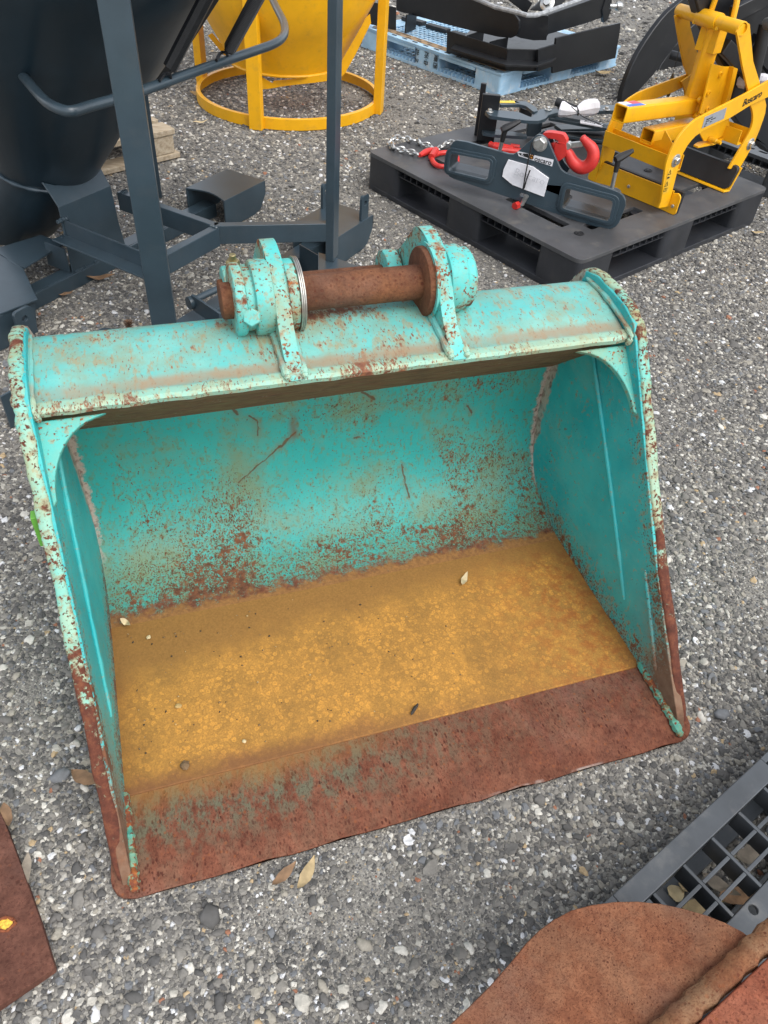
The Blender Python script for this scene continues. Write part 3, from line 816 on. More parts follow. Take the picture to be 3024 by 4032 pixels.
# rear pin and its bosses, lower and further back
RV, RW = 0.800, 0.548
boss('pin', 0, wav(0.024, -0.185, 0.2, 0.003), M_PIN, vw=(RV, RW))
boss('rear_boss', 0, wav(0.046, -0.150, -0.121, 0.004), M_LUG, vw=(RV, RW))
boss('rear_boss', 0, wav(0.046, -0.176, -0.160, 0.004), M_LUG, vw=(RV, RW))
boss('rear_boss', 0, wav(0.046, -0.094, -0.070, 0.004), M_LUG, vw=(RV, RW))
boss('rear_boss', 0, wav(0.050, 0.125, 0.154, 0.004), M_LUG, vw=(RV, RW))
boss('rear_boss', 0, wav(0.046, 0.183, 0.225, 0.006), M_LUG, vw=(RV, RW))
nb_ = MB(); hexagon((-0.155, RV, RW+0.046), (0, -0.1, 1), 0.0125, 0.016, nb_); nb_.lathe([(0.006, 0.016), (0.006, 0.026), (0.005, 0.027)], (-0.155, RV, RW+0.046), (0, -0.1, 1), 16)
nb_.build('nut', M_BRASS, bk, 0.0008)
# green sticker wrapped on the outside of the side
gt = MB().box(-0.529, -0.516, 0.408, 0.425, 0.375, 0.435)
gt.build('tag_sticker', simple('green_tag', (0.13, 0.38, 0.05), 0.5), bk, 0.001)['label'] = 'bright green plastic tag on the outer side'
# ================================================================== shared helpers for flat-plate machinery
def axes(n):
    n = Vector(n).normalized()
    h = Vector((0, 0, 1)).cross(n)
    h = h.normalized() if h.length > 1e-4 else Vector((1, 0, 0))
    return n, h, n.cross(h).normalized()
def trace(mb, px, o, n, t0, t1, holes=(), rad=0.0):
    """plate whose outline is seen in the photo: pixels cast onto the plane (o, n), given real thickness along n"""
    n, h, up = axes(n); o = Vector(o)
    def to2(q):
        P = PLN(q[0], q[1], o, n)-o
        return (P.dot(h), P.dot(up))
    A = [to2(q) for q in px]
    if rad: A = [tuple(q) for q in fillet(A, rad, 3, True)]
    H = [[to2(q) for q in hh] for hh in holes]
    return mb.plate(A, H, lambda a, b, t: o+h*a+up*b+n*t, t0, t1)
def text(body, size, o, xdir, ydir, mat, parent, name='lettering', lift=0.0006, shear=0.0, bold=0.0, align='CENTER'):
    cu = bpy.data.curves.new('txt', 'FONT')
    cu.body = body; cu.size = size; cu.align_x = align; cu.align_y = 'CENTER'; cu.extrude = 0.0003; cu.shear = shear; cu.offset = bold
    ob = bpy.data.objects.new('txt', cu)
    COL.objects.link(ob)
    dg = bpy.context.evaluated_depsgraph_get()
    me = bpy.data.meshes.new_from_object(ob.evaluated_get(dg))
    bpy.data.objects.remove(ob); bpy.data.curves.remove(cu)
    X = Vector(xdir).normalized(); Y = Vector(ydir); Y = (Y-X*Y.dot(X)).normalized(); Z = X.cross(Y)
    M = Matrix(((X.x, Y.x, Z.x, 0), (X.y, Y.y, Z.y, 0), (X.z, Y.z, Z.z, 0), (0, 0, 0, 1)))
    M.translation = Vector(o)+Z*lift
    me.transform(M)
    me.name = name
    me.materials.clear(); me.materials.append(mat)
    t = bpy.data.objects.new(name, me); COL.objects.link(t)
    t.parent = parent
    if parent.name in WORLD: t.matrix_parent_inverse = WORLD[parent.name]
    elif parent.parent is not None and parent.parent.name in WORLD: t.matrix_parent_inverse = parent.matrix_parent_inverse.copy() if False else Matrix.Identity(4)
    return t

M_SLATE = simple('slate_paint', (0.034, 0.054, 0.069), 0.30, 0, 0.12, 9, 0.08, 200, (0.10, 0.10, 0.095), 0.12, 0.6)
M_BLACKP = simple('black_paint', (0.009, 0.010, 0.012), 0.36, 0, 0.15, 9, 0.08, 250, (0.03, 0.030, 0.029), 0.25)
M_YEL = simple('yellow_paint', (0.78, 0.39, 0.006), 0.36, 0, 0.06, 10, 0.06, 220, (0.40, 0.22, 0.04), 0.30)
M_RUBBER = simple('black_rubber', (0.010, 0.010, 0.011), 0.5, 0, 0.2, 20, 0.15, 300, (0.03, 0.028, 0.026), 0.25)
M_PLBLK = simple('black_plastic', (0.024, 0.026, 0.031), 0.42, 0, 0.2, 7, 0.15, 240, (0.065, 0.063, 0.06), 0.35)
M_PLGRY = simple('grey_plastic', (0.060, 0.066, 0.072), 0.38, 0, 0.2, 9, 0.12, 240, (0.14, 0.137, 0.13), 0.45)
M_DECK = simple('black_deck_sheen_dust', (0.062, 0.063, 0.066), 0.5, 0, 0.25, 6, 0.2, 260, (0.15, 0.135, 0.115), 0.55)  # reflection on the deck top painted in as lighter grey, along with its dust
M_PLBLU = simple('blue_plastic', (0.33, 0.52, 0.68), 0.45, 0, 0.15, 8, 0.1, 240, (0.62, 0.67, 0.70), 0.85)
M_ZINC = simple('zinc', (0.55, 0.55, 0.53), 0.3, 0.85, 0.2, 40, 0.1)
M_RED = simple('red_paint', (0.55, 0.028, 0.022), 0.42, 0, 0.15, 20, 0.1, 200, (0.30, 0.05, 0.04), 0.3)
M_PAPER = simple('paper', (0.78, 0.77, 0.80), 0.55, 0, 0.08, 30, 0.25, 60)
M_INK = simple('ink', (0.012, 0.012, 0.012), 0.5)
M_WIRE = simple('black_cord', (0.015, 0.015, 0.015), 0.5)
M_ORANGE = simple('orange_ink', (0.75, 0.28, 0.02), 0.5)

# ================================================================== plastic pallets
def pallet(root, S, h, mat, holes=(), ribs=True, band=0.022, cb=0.185, mid=0.175, lattice=False, deckmat=None, bot=True, inset=0.0):
    """square plastic pallet: deck, 9 feet, bottom frame, ribbed fork openings; local metres from its corner"""
    out = rrect(0, S, 0, S, 0.03, 4)
    dk = 0.014
    mb = MB().plate(out, holes, lambda a, b, t: (a, b, t), h-dk, h)
    mb.build('deck', deckmat or mat, root, 0.003)
    # bottom frame
    c0, c1 = (S-mid)/2, (S+mid)/2
    if bot:
        hb = [rrect(cb*0.8, c0+0.02, cb*0.8, c0+0.02, 0.02), rrect(c1-0.02, S-cb*0.8, cb*0.8, c0+0.02, 0.02), rrect(cb*0.8, c0+0.02, c1-0.02, S-cb*0.8, 0.02), rrect(c1-0.02, S-cb*0.8, c1-0.02, S-cb*0.8, 0.02)]
        MB().plate(rrect(0.002, S-0.002, 0.002, S-0.002, 0.03, 4), hb, lambda a, b, t: (a, b, t), 0.002, band).build('bottom_frame', mat, root, 0.004)
    # feet
    sp = [(0, cb), (c0, c1), (S-cb, S)]
    for i, (x0, x1) in enumerate(sp):
        for j, (y0, y1) in enumerate(sp):
            e = 0.0025
            MB().plate(rrect(x0+e, x1-e, y0+e, y1-e, 0.022, 3), [], lambda a, b, t: (a, b, t), 0.0045, h-dk+0.001).build('foot', mat, root, 0.003)
    if ribs:
        for side in range(4):
            for (a0, a1) in ((cb, c0), (c1, S-cb)):
                mb = MB()
                def put(x0, x1, d0, d1, z0, z1):
                    if side == 0: mb.box(x0, x1, d0, d1, z0, z1)
                    elif side == 1: mb.box(d0, d1, x0, x1, z0, z1)
                    elif side == 2: mb.box(x0, x1, S-d1, S-d0, z0, z1)
                    else: mb.box(S-d1, S-d0, x0, x1, z0, z1)
                zt = h-dk-0.0005
                put(a0, a1, 0.046, 0.050, zt-0.024, zt)
                put(a0, a1, 0.010, 0.050, zt-0.0275, zt-0.0245)
                k = 8
                for i in range(1, k):
                    x = a0+(a1-a0)*i/k
                    put(x-0.0016, x+0.0016, 0.010, 0.0455, zt-0.0235, zt)
                mb.build('rib_strip', mat, root, 0)
    return root

PO, PYAW = Vector((0.5605, 2.3608, 0)), 0.7464
PEX, PEY = Vector((math.cos(PYAW), math.sin(PYAW), 0)), Vector((-math.sin(PYAW), math.cos(PYAW), 0))
def P3(x, y, z): return PO+PEX*x+PEY*y+Vector((0, 0, z))
PH = 0.145
pal = thing('plastic_pallet', 'black plastic pallet carrying the yellow clamp and the red hook attachment', 'pallet', PO, PYAW)
slots = []
for (x0, x1, y0, y1) in ((0.135, 0.178, 0.205, 0.475), (0.135, 0.178, 0.62, 0.90), (0.21, 0.49, 0.135, 0.178), (0.62, 0.90, 0.135, 0.178), (0.92, 0.963, 0.205, 0.475), (0.92, 0.963, 0.62, 0.90), (0.21, 0.49, 0.92, 0.963), (0.62, 0.90, 0.92, 0.963), (0.235, 0.49, 0.53, 0.572), (0.61, 0.87, 0.53, 0.572)):
    slots.append(rrect(x0, x1, y0, y1, 0.004, 2))
pallet(pal, 1.1, PH, M_PLBLK, slots, deckmat=M_DECK)
pal.scale = (1.035, 1, 1)
for (x, y) in ((0.149, 0.139), (0.822, 0.37), (0.35, 0.37), (0.72, 0.79)):
    MB().lathe([(0.016, PH), (0.017, PH+0.002), (0.0135, PH+0.0026), (0.0125, PH+0.001), (0.008, PH+0.001), (0.0075, PH+0.0026), (0.001, PH+0.0028)], (x, y, 0), (0, 0, 1), 20).build('rubber_grommet', M_RUBBER, pal)

# ================================================================== yellow kerb clamp
ck = wthing('kerb_clamp', 'bright yellow kerb stone lifting clamp standing on the black pallet', 'clamp', P3(0.76, 0.245, PH))
def yp(px, yl, t0, t1, rad=0.0, holes=()):
    return trace(MB(), px, P3(0, yl, 0), PEY, t0, t1, holes, rad)
near = [(2590, 818), (2600, 790), (2618, 649), (2627, 620), (2638, 594), (2653, 565), (2671, 536), (2690, 511), (2712, 489), (2738, 468), (2756, 458), (2850, 410), (2925, 372), (3038, 308), (3052, 350), (3040, 372), (2951, 414), (2874, 462), (2797, 499), (2762, 516), (2738, 533), (2718, 553), (2703, 573), (2688, 600), (2676, 630), (2667, 660), (2640, 770), (2628, 812)]
near_arm = yp(near, 0.086, -0.004, 0.004).build('side_arm', M_YEL, ck, 0.0015)
far = [(2352, 716), (2362, 640), (2378, 560), (2395, 500), (2408, 472), (2428, 437), (2450, 408), (2474, 387), (2510, 364), (2545, 349), (2634, 316), (2712, 288), (2760, 268), (2768, 300), (2712, 331), (2640, 366), (2560, 394), (2520, 412), (2492, 434), (2470, 460), (2452, 490), (2430, 550), (2410, 630), (2398, 700)]
yp(far, 0.400, -0.004, 0.004).build('side_arm', M_YEL, ck, 0.0015)
rear = [(2866, 664), (2944, 528), (2956, 500), (2961, 478), (2962, 454), (2958, 430), (2950, 410), (2990, 380), (3008, 383), (3014, 412), (3010, 445), (3000, 476), (2984, 520), (2967, 560), (2945, 600), (2906, 668)]
yp(rear, 0.0955, -0.004, 0.004).build('rear_arm', M_YEL, ck, 0.0015)
dfar = 0.39-0.0955                                     # the far twin, same outline shifted across
mb = MB()
n_, h_, u_ = axes(PEY)
pts = [PLN(q[0], q[1], P3(0, 0.0955, 0), PEY) for q in rear]
o_ = P3(0, 0.39, 0)
A = [((p_+PEY*dfar-o_).dot(h_), (p_+PEY*dfar-o_).dot(u_)) for p_ in pts]
mb.plate(A, [], lambda a, b, t: o_+h_*a+u_*b+n_*t, -0.004, 0.004).build('rear_arm', M_YEL, ck, 0.0015)
def lbar(a, b, w, h, name, mat=None, par=None, bev=0.002, up=(0, 0, 1), ext=0):
    return MB().bar(P3(*a), P3(*b), w, h, up, ext).build(name, mat or M_YEL, par or ck, bev)
def chan(x0, x1, y0, y1, z0, z1, t, name, tilt=0.0):   # open-topped channel across the jaws
    mb = MB()
    def bx(a0, a1, c0, c1):
        q = [P3(a+tilt*(c-z0), yy, c) for c in (c0, c1) for (a, yy) in ((a0, y0), (a1, y0), (a1, y1), (a0, y1))]
        mb.hexa(q)
    bx(x0, x0+t, z0, z1); bx(x1-t, x1, z0, z1); bx(x0+t, x1-t, z0, z0+t)
    return mb.build(name, M_YEL, ck, 0.0012)
chan(0.535, 0.590, 0.0905, 0.3955, 0.288, 0.340, 0.004, 'cross_channel', -0.05)
chan(0.955, 1.010, 0.100, 0.385, 0.305, 0.357, 0.004, 'cross_channel', 0.0)
# front jaw: upright plate with foot tabs, rubber behind
fj = MB()
fj.hexa([P3(0.560, 0.405, PH+0.001), P3(0.574, 0.082, PH+0.001), P3(0.580, 0.082, PH+0.001), P3(0.566, 0.405, PH+0.001), P3(0.566, 0.405, PH+0.075), P3(0.580, 0.082, PH+0.075), P3(0.586, 0.082, PH+0.075), P3(0.572, 0.405, PH+0.075)])
fj.build('jaw_plate', M_YEL, ck, 0.0015)
MB().hexa([P3(0.569, 0.410, PH+0.002), P3(0.583, 0.050, PH+0.002), P3(0.600, 0.050, PH+0.002), P3(0.586, 0.410, PH+0.002), P3(0.575, 0.410, PH+0.078), P3(0.589, 0.050, PH+0.078), P3(0.606, 0.050, PH+0.078), P3(0.592, 0.410, PH+0.078)]).build('jaw_pad', M_RUBBER, ck, 0.002)
tabo = [(0, 0), (0.0, 0.068)]+arc(0.020, 0.058, 0.016, 90, 0, 4)+[(0.036, 0.012)]+arc(0.026, 0.010, 0.010, 0, -90, 4)
for (yy, sg, xx) in ((0.082, -1, 0.5735), (0.405, 1, 0.5595)):
    MB().plate(tabo, [], lambda a, b, t: P3(xx+t, yy+sg*a, PH+0.001+b), 0.0, 0.006).build('foot_tab', M_YEL, ck, 0.0012)
def bolt(o, ax, r, h, name, mat=M_ZINC, par=None, washer=True):
    mb = MB()
    ax = Vector(ax).normalized()
    if washer: mb.lathe([(r*1.75, 0), (r*1.75, h*0.18), (r*1.6, h*0.24)], o, ax, 24)
    hexagon(Vector(o)+ax*h*0.2, ax, r, h*0.8, mb)
    return mb.build(name, mat, par or ck, 0.0006)
bolt(P3(0.5635, 0.255, PH+0.036), -PEX, 0.0065, 0.006, 'bolt', washer=False)
bolt(P3(0.5735, 0.064, PH+0.030), -PEX, 0.0065, 0.006, 'bolt', washer=False)
pb = PLN(2660, 632, P3(0, 0.082, 0), PEY); bolt(pb, -PEY, 0.0125, 0.013, 'pivot_bolt')
pb2 = PLN(2954, 567, P3(0, 0.0915, 0), PEY); bolt(pb2, -PEY, 0.0125, 0.013, 'pivot_bolt')
# rear jaw, leaning back, rubber pad toward the front jaw
def rj(x, y, z): return P3(0.948+x+(z)*0.42, y, PH+0.003+z)
MB().hexa([rj(0.0, 0.062, 0.0), rj(0.006, 0.062, 0), rj(0.006, 0.405, 0), rj(0.0, 0.405, 0), rj(0.0, 0.062, 0.082), rj(0.006, 0.062, 0.082), rj(0.006, 0.405, 0.082), rj(0.0, 0.405, 0.082)]).build('jaw_plate', M_YEL, ck, 0.0015)
MB().hexa([rj(-0.028, 0.068, 0.0), rj(0.0, 0.062, 0.0), rj(0.0, 0.405, 0), rj(-0.028, 0.400, 0.0), rj(-0.028, 0.068, 0.006), rj(0.0, 0.062, 0.006), rj(0.0, 0.405, 0.006), rj(-0.028, 0.400, 0.006)]).build('jaw_lip', M_YEL, ck, 0.0015)
padp = rrect(0.066, 0.40, 0.008, 0.086, 0.016, 4)
MB().plate(padp, [], lambda a, b, t: rj(t, a, b), -0.018, -0.0005).build('jaw_pad', M_RUBBER, ck, 0.002)
# scissor mechanism
def sqtube(a, b, w, t, name, par=None, up=(0, 0, 1), open_end=True):
    a, b = P3(*a), P3(*b); d = (b-a).normalized()
    side = d.cross(Vector(up)).normalized(); upv = side.cross(d).normalized()
    mb = MB()
    rr = w*0.12
    mb.plate(rrect(-w/2, w/2, -w/2, w/2, rr, 3), [rrect(-w/2+t, w/2-t, -w/2+t, w/2-t, rr*0.6, 3)], lambda p, q, s: a+side*p+upv*q+d*s, 0, (b-a).length)
    return mb.build(name, M_YEL, par or ck, 0.0008)
ut = sqtube((0.372, 0.247, 0.462), (0.800, 0.247, 0.428), 0.052, 0.004, 'upper_tube')
lt = sqtube((0.575, 0.247, 0.356), (0.86, 0.247, 0.345), 0.052, 0.004, 'lower_tube')
sqtube((0.812, 0.250, 0.395), (0.797, 0.245, 0.675), 0.054, 0.004, 'lifting_post', up=(1, 0, 0))
lbar((0.797, 0.245, 0.600), (0.797, 0.245, 0.690), 0.074, 0.050, 'post_head', up=PEX)
# bent plate channel beside the post
px_ = [(2752, 445), (2767, 395), (2800, 250), (2850, 262), (2892, 262), (2872, 330), (2850, 428), (2800, 455)]
trace(MB(), px_, P3(0, 0.185, 0), PEY, -0.003, 0.003, [], 0.0).build('guide_plate', M_YEL, ck, 0.001)
trace(MB(), [(2880, 262), (2896, 268), (2878, 345), (2856, 430), (2838, 436), (2862, 345)], P3(0, 0.175, 0), PEY, -0.010, 0.010).build('guide_flange', M_YEL, ck, 0.001)
for q in ((2835, 293), (2788, 366), (2783, 430)):
    p0 = PLN(q[0], q[1], P3(0, 0.182, 0), PEY)
    MB().lathe([(0.010, 0), (0.010, 0.005), (0.0055, 0.006), (0.005, 0.001), (0.001, 0.001)], p0, -PEY, 18).build('bush', M_YEL, ck)
for (zz, xx) in ((0.455, 0.79), (0.40, 0.80)):
    MB().lathe([(0.010, 0), (0.012, 0.003), (0.012, 0.012), (0.009, 0.015)], P3(xx, 0.218, zz), -PEY, 14).build('weld_stud', M_YEL, ck)
# T tube and its two legs
ta, tb_ = P3(0.803, 0.402, 0.690), P3(0.700, 0.092, 0.708)
mb = MB(); dd = (tb_-ta).normalized(); L_ = (tb_-ta).length
mb.lathe([(0.0195, 0), (0.0205, 0.0015), (0.0205, L_-0.0015), (0.0195, L_), (0.0165, L_), (0.0165, L_-0.03), (0.001, L_-0.03)], ta, dd, 28)
mb.build('top_tube', M_YEL, ck)
MB().lathe([(0.0245, 0), (0.0255, 0.002), (0.0255, 0.098), (0.0245, 0.1)], ta+dd*(L_*0.5-0.05), dd, 28).build('sleeve', M_YEL, ck)
for s_ in (-0.058, 0.058):
    MB().lathe([(0.006, 0), (0.007, 0.004), (0.007, 0.018), (0.005, 0.02)], ta+dd*(L_*0.5+s_)+Vector((0, 0, -0.016)), -PEX, 10).build('stop_lug', M_YEL, ck)
for (yl, leg) in ((0.394, [(2656, 62), (2668, 60), (2712, 78), (2716, 110), (2742, 208), (2722, 296), (2708, 300), (2692, 260), (2672, 160)]), (0.098, [(2898, 128), (2922, 92), (2948, 92), (2962, 240), (2990, 330), (2945, 366), (2922, 268)])):
    trace(MB(), leg, P3(0, yl, 0), PEY, -0.004, 0.004, [], 0.004).build('scissor_leg', M_YEL, ck, 0.0012)
# lifting eye
ey = [PLN(q[0], q[1], P3(0.775, 0.245, 0), PEX) for q in ((2800, 44), (2812, 10), (2832, -40), (2868, -70), (2898, -45), (2902, 0), (2886, 75))]
mb = MB(); sp_ = spline(ey, 5); mb.tube(sp_, 0.0095, 10); mb.build('lifting_eye', M_YEL, ck)
# latch under the tubes
MB().plate([(0, 0), (0.09, -0.012), (0.17, 0.0), (0.18, 0.012), (0.12, 0.018), (0.04, 0.03), (0, 0.02)], [], lambda a, b, t: P3(0.79+a, 0.16+b, 0.305+t), 0, 0.007).build('latch_lever', M_YEL, ck, 0.0015)
trace(MB(), [(2750, 520), (2868, 462), (2872, 520), (2818, 548), (2770, 556)], P3(0, 0.17, 0), PEY, -0.003, 0.003).build('latch_plate', M_YEL, ck, 0.001)
MB().lathe([(0.009, 0), (0.009, 0.03), (0.006, 0.032), (0.006, 0.05)], P3(0.86, 0.165, 0.325), -PEY, 14).build('latch_pin', M_YEL, ck)
trace(MB(), [(2620, 510), (2650, 566), (2632, 598), (2560, 560), (2606, 548)], P3(0.585, 0, 0), PEX, -0.002, 0.002).build('gusset', M_YEL, ck, 0.001)
# plates and lettering on the near side arm
PN = P3(0, 0.0815, 0)
def onarm(q): return PLN(q[0], q[1], PN, PEY)
trace(MB(), [(2763, 506), (2775, 461), (2862, 423), (2850, 467)], PN, PEY, -0.0006, 0.0002).build('rating_plate', simple('plate_grey', (0.33, 0.35, 0.38), 0.35, 0.3), ck)
xd = (onarm((2990, 352))-onarm((2915, 390))); ctr = onarm((2962, 388))
text('Boscaro', 0.034, ctr-PEY*0.0004, onarm((2995, 366))-onarm((2918, 409)), Vector((0, 0, 1)), M_INK, ck, 'lettering', 0.0003, 0.2, 0.0004)
xr = onarm((2860, 430))-onarm((2775, 467))
for i, (txt_, sz) in enumerate((('Boscaro srl', 0.0075), ('Matricola      Portata max', 0.0055), ('Anno           Peso', 0.0055), ('Tipo', 0.0055))):
    text(txt_, sz, onarm((2781-i*3.2, 471+i*9))-PEY*0.0009, xr, Vector((0, 0, 1)), M_INK, ck, 'lettering', 0.0003, 0, 0, 'LEFT')
ya = Vector((0, 0, 1)); xa = PEX
trace(MB(), [(2633, 664), (2652, 659), (2630, 757), (2609, 765)], PN, PEY, -0.0005, 0.0002).build('warning_strip', simple('warn_yellow', (0.72, 0.42, 0.03), 0.4), ck)
for q in ((2637, 678), (2624, 724)):
    c_ = onarm(q)-PEY*0.0012
    tri = [(0, 0.009), (-0.010, -0.008), (0.010, -0.008)]; tin = [(0, 0.0055), (-0.0065, -0.006), (0.0065, -0.006)]
    MB().plate(tri, [tin], lambda a, b, t: c_+PEX*a+ya*b-PEY*t, 0, 0.0004).build('warning_mark', M_INK, ck)
c_ = onarm((2619, 747))-PEY*0.0012
MB().plate(rrect(-0.009, 0.009, -0.006, 0.006, 0.001, 1), [rrect(-0.0078, -0.0008, -0.0045, 0.0045, 0.0005, 1), rrect(0.0008, 0.0078, -0.0045, 0.0045, 0.0005, 1)], lambda a, b, t: c_+PEX*a+ya*b-PEY*t, 0, 0.0004).build('warning_mark', M_INK, ck)
c_ = onarm((2631, 699))-PEY*0.0012
MB().plate([(-0.009, -0.003), (0.002, -0.003), (0.009, 0), (0.002, 0.003), (-0.009, 0.003), (-0.005, 0)], [], lambda a, b, t: c_+PEX*a+ya*b-PEY*t, 0, 0.0004).build('warning_mark', M_INK, ck)
# flag sticker on the upper tube
dt = (P3(0.800, 0.247, 0.428)-P3(0.372, 0.247, 0.462)).normalized(); sdn = dt.cross(Vector((0, 0, 1))).normalized(); upn = sdn.cross(dt)
o2 = P3(0.372, 0.247, 0.462)+upn*0.0262
for nm, a0, a1, b0, b1, cl in (('sticker', 0.008, 0.105, -0.024, 0.024, (0.62, 0.66, 0.75)), ('sticker', 0.012, 0.100, 0.004, 0.023, (0.02, 0.09, 0.45)), ('sticker', 0.055, 0.103, -0.022, 0.004, (0.60, 0.03, 0.04))):
    z0 = 0.0003 if cl[0] > 0.6 and cl[1] > 0.5 else 0.0007
    MB().plate([(a0, b0), (a1, b0), (a1, b1), (a0, b1)], [], lambda a, b, t: o2+dt*a+sdn*b+upn*t, 0.0, z0).build(nm, simple('sticker_col', cl, 0.4), ck)
# key tag hanging on a thin cord from the left leg
tg = [PLN(q[0], q[1], P3(0, 0.41, 0), PEY) for q in ((2718, 122), (2690, 160), (2676, 190), (2660, 250), (2650, 290))]
MB().tube(spline(tg, 4), 0.0012, 6).build('cord', M_WIRE, ck)
tg2 = [PLN(q[0], q[1], P3(0, 0.41, 0), PEY) for q in ((2650, 288), (2646, 308), (2640, 335), (2634, 360), (2632, 378))]
MB().tube(spline(tg2, 3), [0.002, 0.004, 0.006, 0.008, 0.009, 0.010, 0.010, 0.010, 0.009, 0.009, 0.008, 0.007, 0.005][:13], 7).build('paper_tag', simple('rotted_tag', (0.10, 0.075, 0.04), 0.9, 0, 0.4, 120, 0.6), ck)

for o_c in list(ck.children):
    if o_c.name.split('.')[0] in ('lettering', 'rating_plate', 'warning_strip', 'warning_mark'):
        under(near_arm, o_c)
    elif o_c.name.split('.')[0] == 'sticker':
        under(ut, o_c)
# ================================================================== fork-mounted hook attachment
HL, HR = P3(0.058, 0.561, PH), P3(0.278, 0.112, PH)
HT = (HR-HL).normalized(); HN = Vector((HT.y, -HT.x, 0)).normalized()      # HN faces the camera
hk = wthing('hook_attachment', 'dark slate fork-mounted lifting beam with two sleeves and a triangular hook plate', 'lifting beam', (HL+HR)/2)
body = [(1800, 551), (1840, 557), (2007, 605), (2022, 606), (2036, 599), (2103, 540), (2113, 531), (2124, 528), (2136, 531), (2150, 540), (2160, 553), (2205, 655), (2213, 668), (2226, 678), (2420, 748), (2440, 756), (2455, 768), (2464, 788), (2464, 808), (2438, 876), (2424, 892), (2404, 900), (2380, 899), (2297, 877), (2029, 784), (1790, 703), (1772, 694), (1762, 678), (1760, 655), (1770, 590), (1778, 568), (1788, 556)]
winL = [(1781, 598), (1938, 629), (1925, 703), (1770, 666)]; winR = [(2234, 734), (2419, 785), (2401, 866), (2216, 813)]
slot_h = [(2048, 762), (2054, 757), (2072, 763), (2078, 770), (2070, 776), (2052, 771)]
trace(MB(), body, HL, HN, -0.006, 0.006, [winL, winR, slot_h]).build('front_plate', M_SLATE, hk, 0.0015)
def h2(q):
    P = PLN(q[0], q[1], HL, HN)-HL; return Vector((P.dot(HT), P.z))
def h3(a, b, t): return HL+HT*a+Vector((0, 0, b))+HN*t
for win in (winL, winR):
    W = [h2(q) for q in win]
    c = sum(W, Vector((0, 0)))/4
    inn = fillet([tuple(q) for q in W], 0.012, 4, True)
    outr = fillet([tuple(c+(q-c)*1.0+Vector((math.copysign(0.020, (q-c).x), math.copysign(0.017, (q-c).y)))) for q in W], 0.028, 4, True)
    mid_ = fillet([tuple(c+(q-c)*1.0+Vector((math.copysign(0.009, (q-c).x), math.copysign(0.008, (q-c).y)))) for q in W], 0.02, 4, True)
    rim_ = MB().plate([tuple(q) for q in outr], [[tuple(q) for q in inn]], h3, 0.0063, 0.012).build('sleeve_rim', M_SLATE, hk, 0.002)
    slv_ = MB().plate([tuple(q) for q in mid_], [[tuple(q) for q in inn]], h3, -0.080, 0.017).build('fork_sleeve', M_SLATE, hk, 0.0015)
    rim2_ = MB().plate([tuple(q) for q in outr], [[tuple(q) for q in inn]], h3, -0.016, -0.0063).build('sleeve_rim', M_SLATE, hk, 0.002)
    under(slv_, rim_, rim2_)
tri_b = [(2036, 604), (2103, 545), (2124, 533), (2150, 545), (2205, 660), (2226, 684), (2200, 730), (2010, 660)]
trace(MB(), tri_b, HL, HN, -0.066, -0.056).build('back_plate', M_SLATE, hk, 0.0015)
pbh = PLN(2127, 566, HL+HN*0.0065, HN)
mbx = MB(); mbx.lathe([(0.0245, 0), (0.0245, 0.003)], pbh, HN, 28); hexagon(pbh+HN*0.003, HN, 0.0215, 0.013, mbx); mbx.lathe([(0.012, 0), (0.012, 0.09)], pbh-HN*0.085, HN, 12)
mbx.build('pivot_bolt', M_ZINC, hk, 0.001)
# maker's plate and lettering
PF = HL+HN*0.0066
def onp(q): return PLN(q[0], q[1], PF, HN)
trace(MB(), [(2037, 598), (2044, 596), (2180, 629), (2174, 655), (2042, 614)], PF, HN, 0, 0.0006).build('maker_plate', M_PAPER, hk)
trace(MB(), [(2041, 602), (2082, 605), (2080, 622), (2048, 611)], PF, HN, 0.0006, 0.001).build('maker_mark', M_INK, hk)
trace(MB(), [(2084, 608), (2102, 612), (2099, 628), (2082, 623)], PF, HN, 0.0006, 0.0009).build('maker_mark', M_ORANGE, hk)
xdir = onp((2174, 642))-onp((2048, 608))
text('B', 0.026, onp((2093, 617))+HN*0.0012, xdir, (0, 0, 1), M_INK, hk, 'lettering', 0.0001, 0.15, 0.0003)
text('oscaro', 0.022, onp((2138, 633))+HN*0.001, xdir, (0, 0, 1), M_INK, hk, 'lettering', 0.0001, 0.1, 0.0003)
text('K', 0.014, onp((2058, 608))+HN*0.0012, xdir, (0, 0, 1), M_PAPER, hk, 'lettering', 0.0001)
mkp = [o_c for o_c in hk.children if o_c.name.split('.')[0] == 'maker_plate'][0]
for o_c in list(hk.children):
    if o_c.name.split('.')[0] in ('lettering', 'maker_mark'):
        under(mkp, o_c)
# folded paper leaflet strapped on
pp = wthing('paper_leaflet', 'folded white leaflet strapped to the dark triangular hook plate', 'paper', onp((2070, 700)))
poly = [(2003, 627), (2050, 640), (2100, 655), (2162, 700), (2150, 745), (2143, 772), (2100, 756), (2020, 725), (1980, 692), (1985, 665)]
trace(MB(), poly, PF, HN, 0.0008, 0.0075).build('sheet', M_PAPER, pp, 0.0015)
trace(MB(), [(1998, 632), (2060, 648), (2158, 684), (2150, 742), (2095, 730), (1990, 690)], PF+HN*0.0078, (HN+Vector((0.1, 0, 0.12))).normalized(), 0.0, 0.003).build('sheet', M_PAPER, pp, 0.001)
text('Boscaro', 0.034, onp((2090, 690))+HN*0.0165, onp((2140, 708))-onp((2020, 665)), (0, 0, 1), simple('grey_print', (0.60, 0.60, 0.63), 0.6), pp, 'lettering', 0.0, 0.1)
cd = [onp(q)+HN*0.021 for q in ((2102, 552), (2090, 610), (2076, 680), (2066, 738), (2071, 733), (2080, 700), (2094, 662))]
MB().tube(cd, 0.0024, 6).build('cord', M_WIRE, pp)
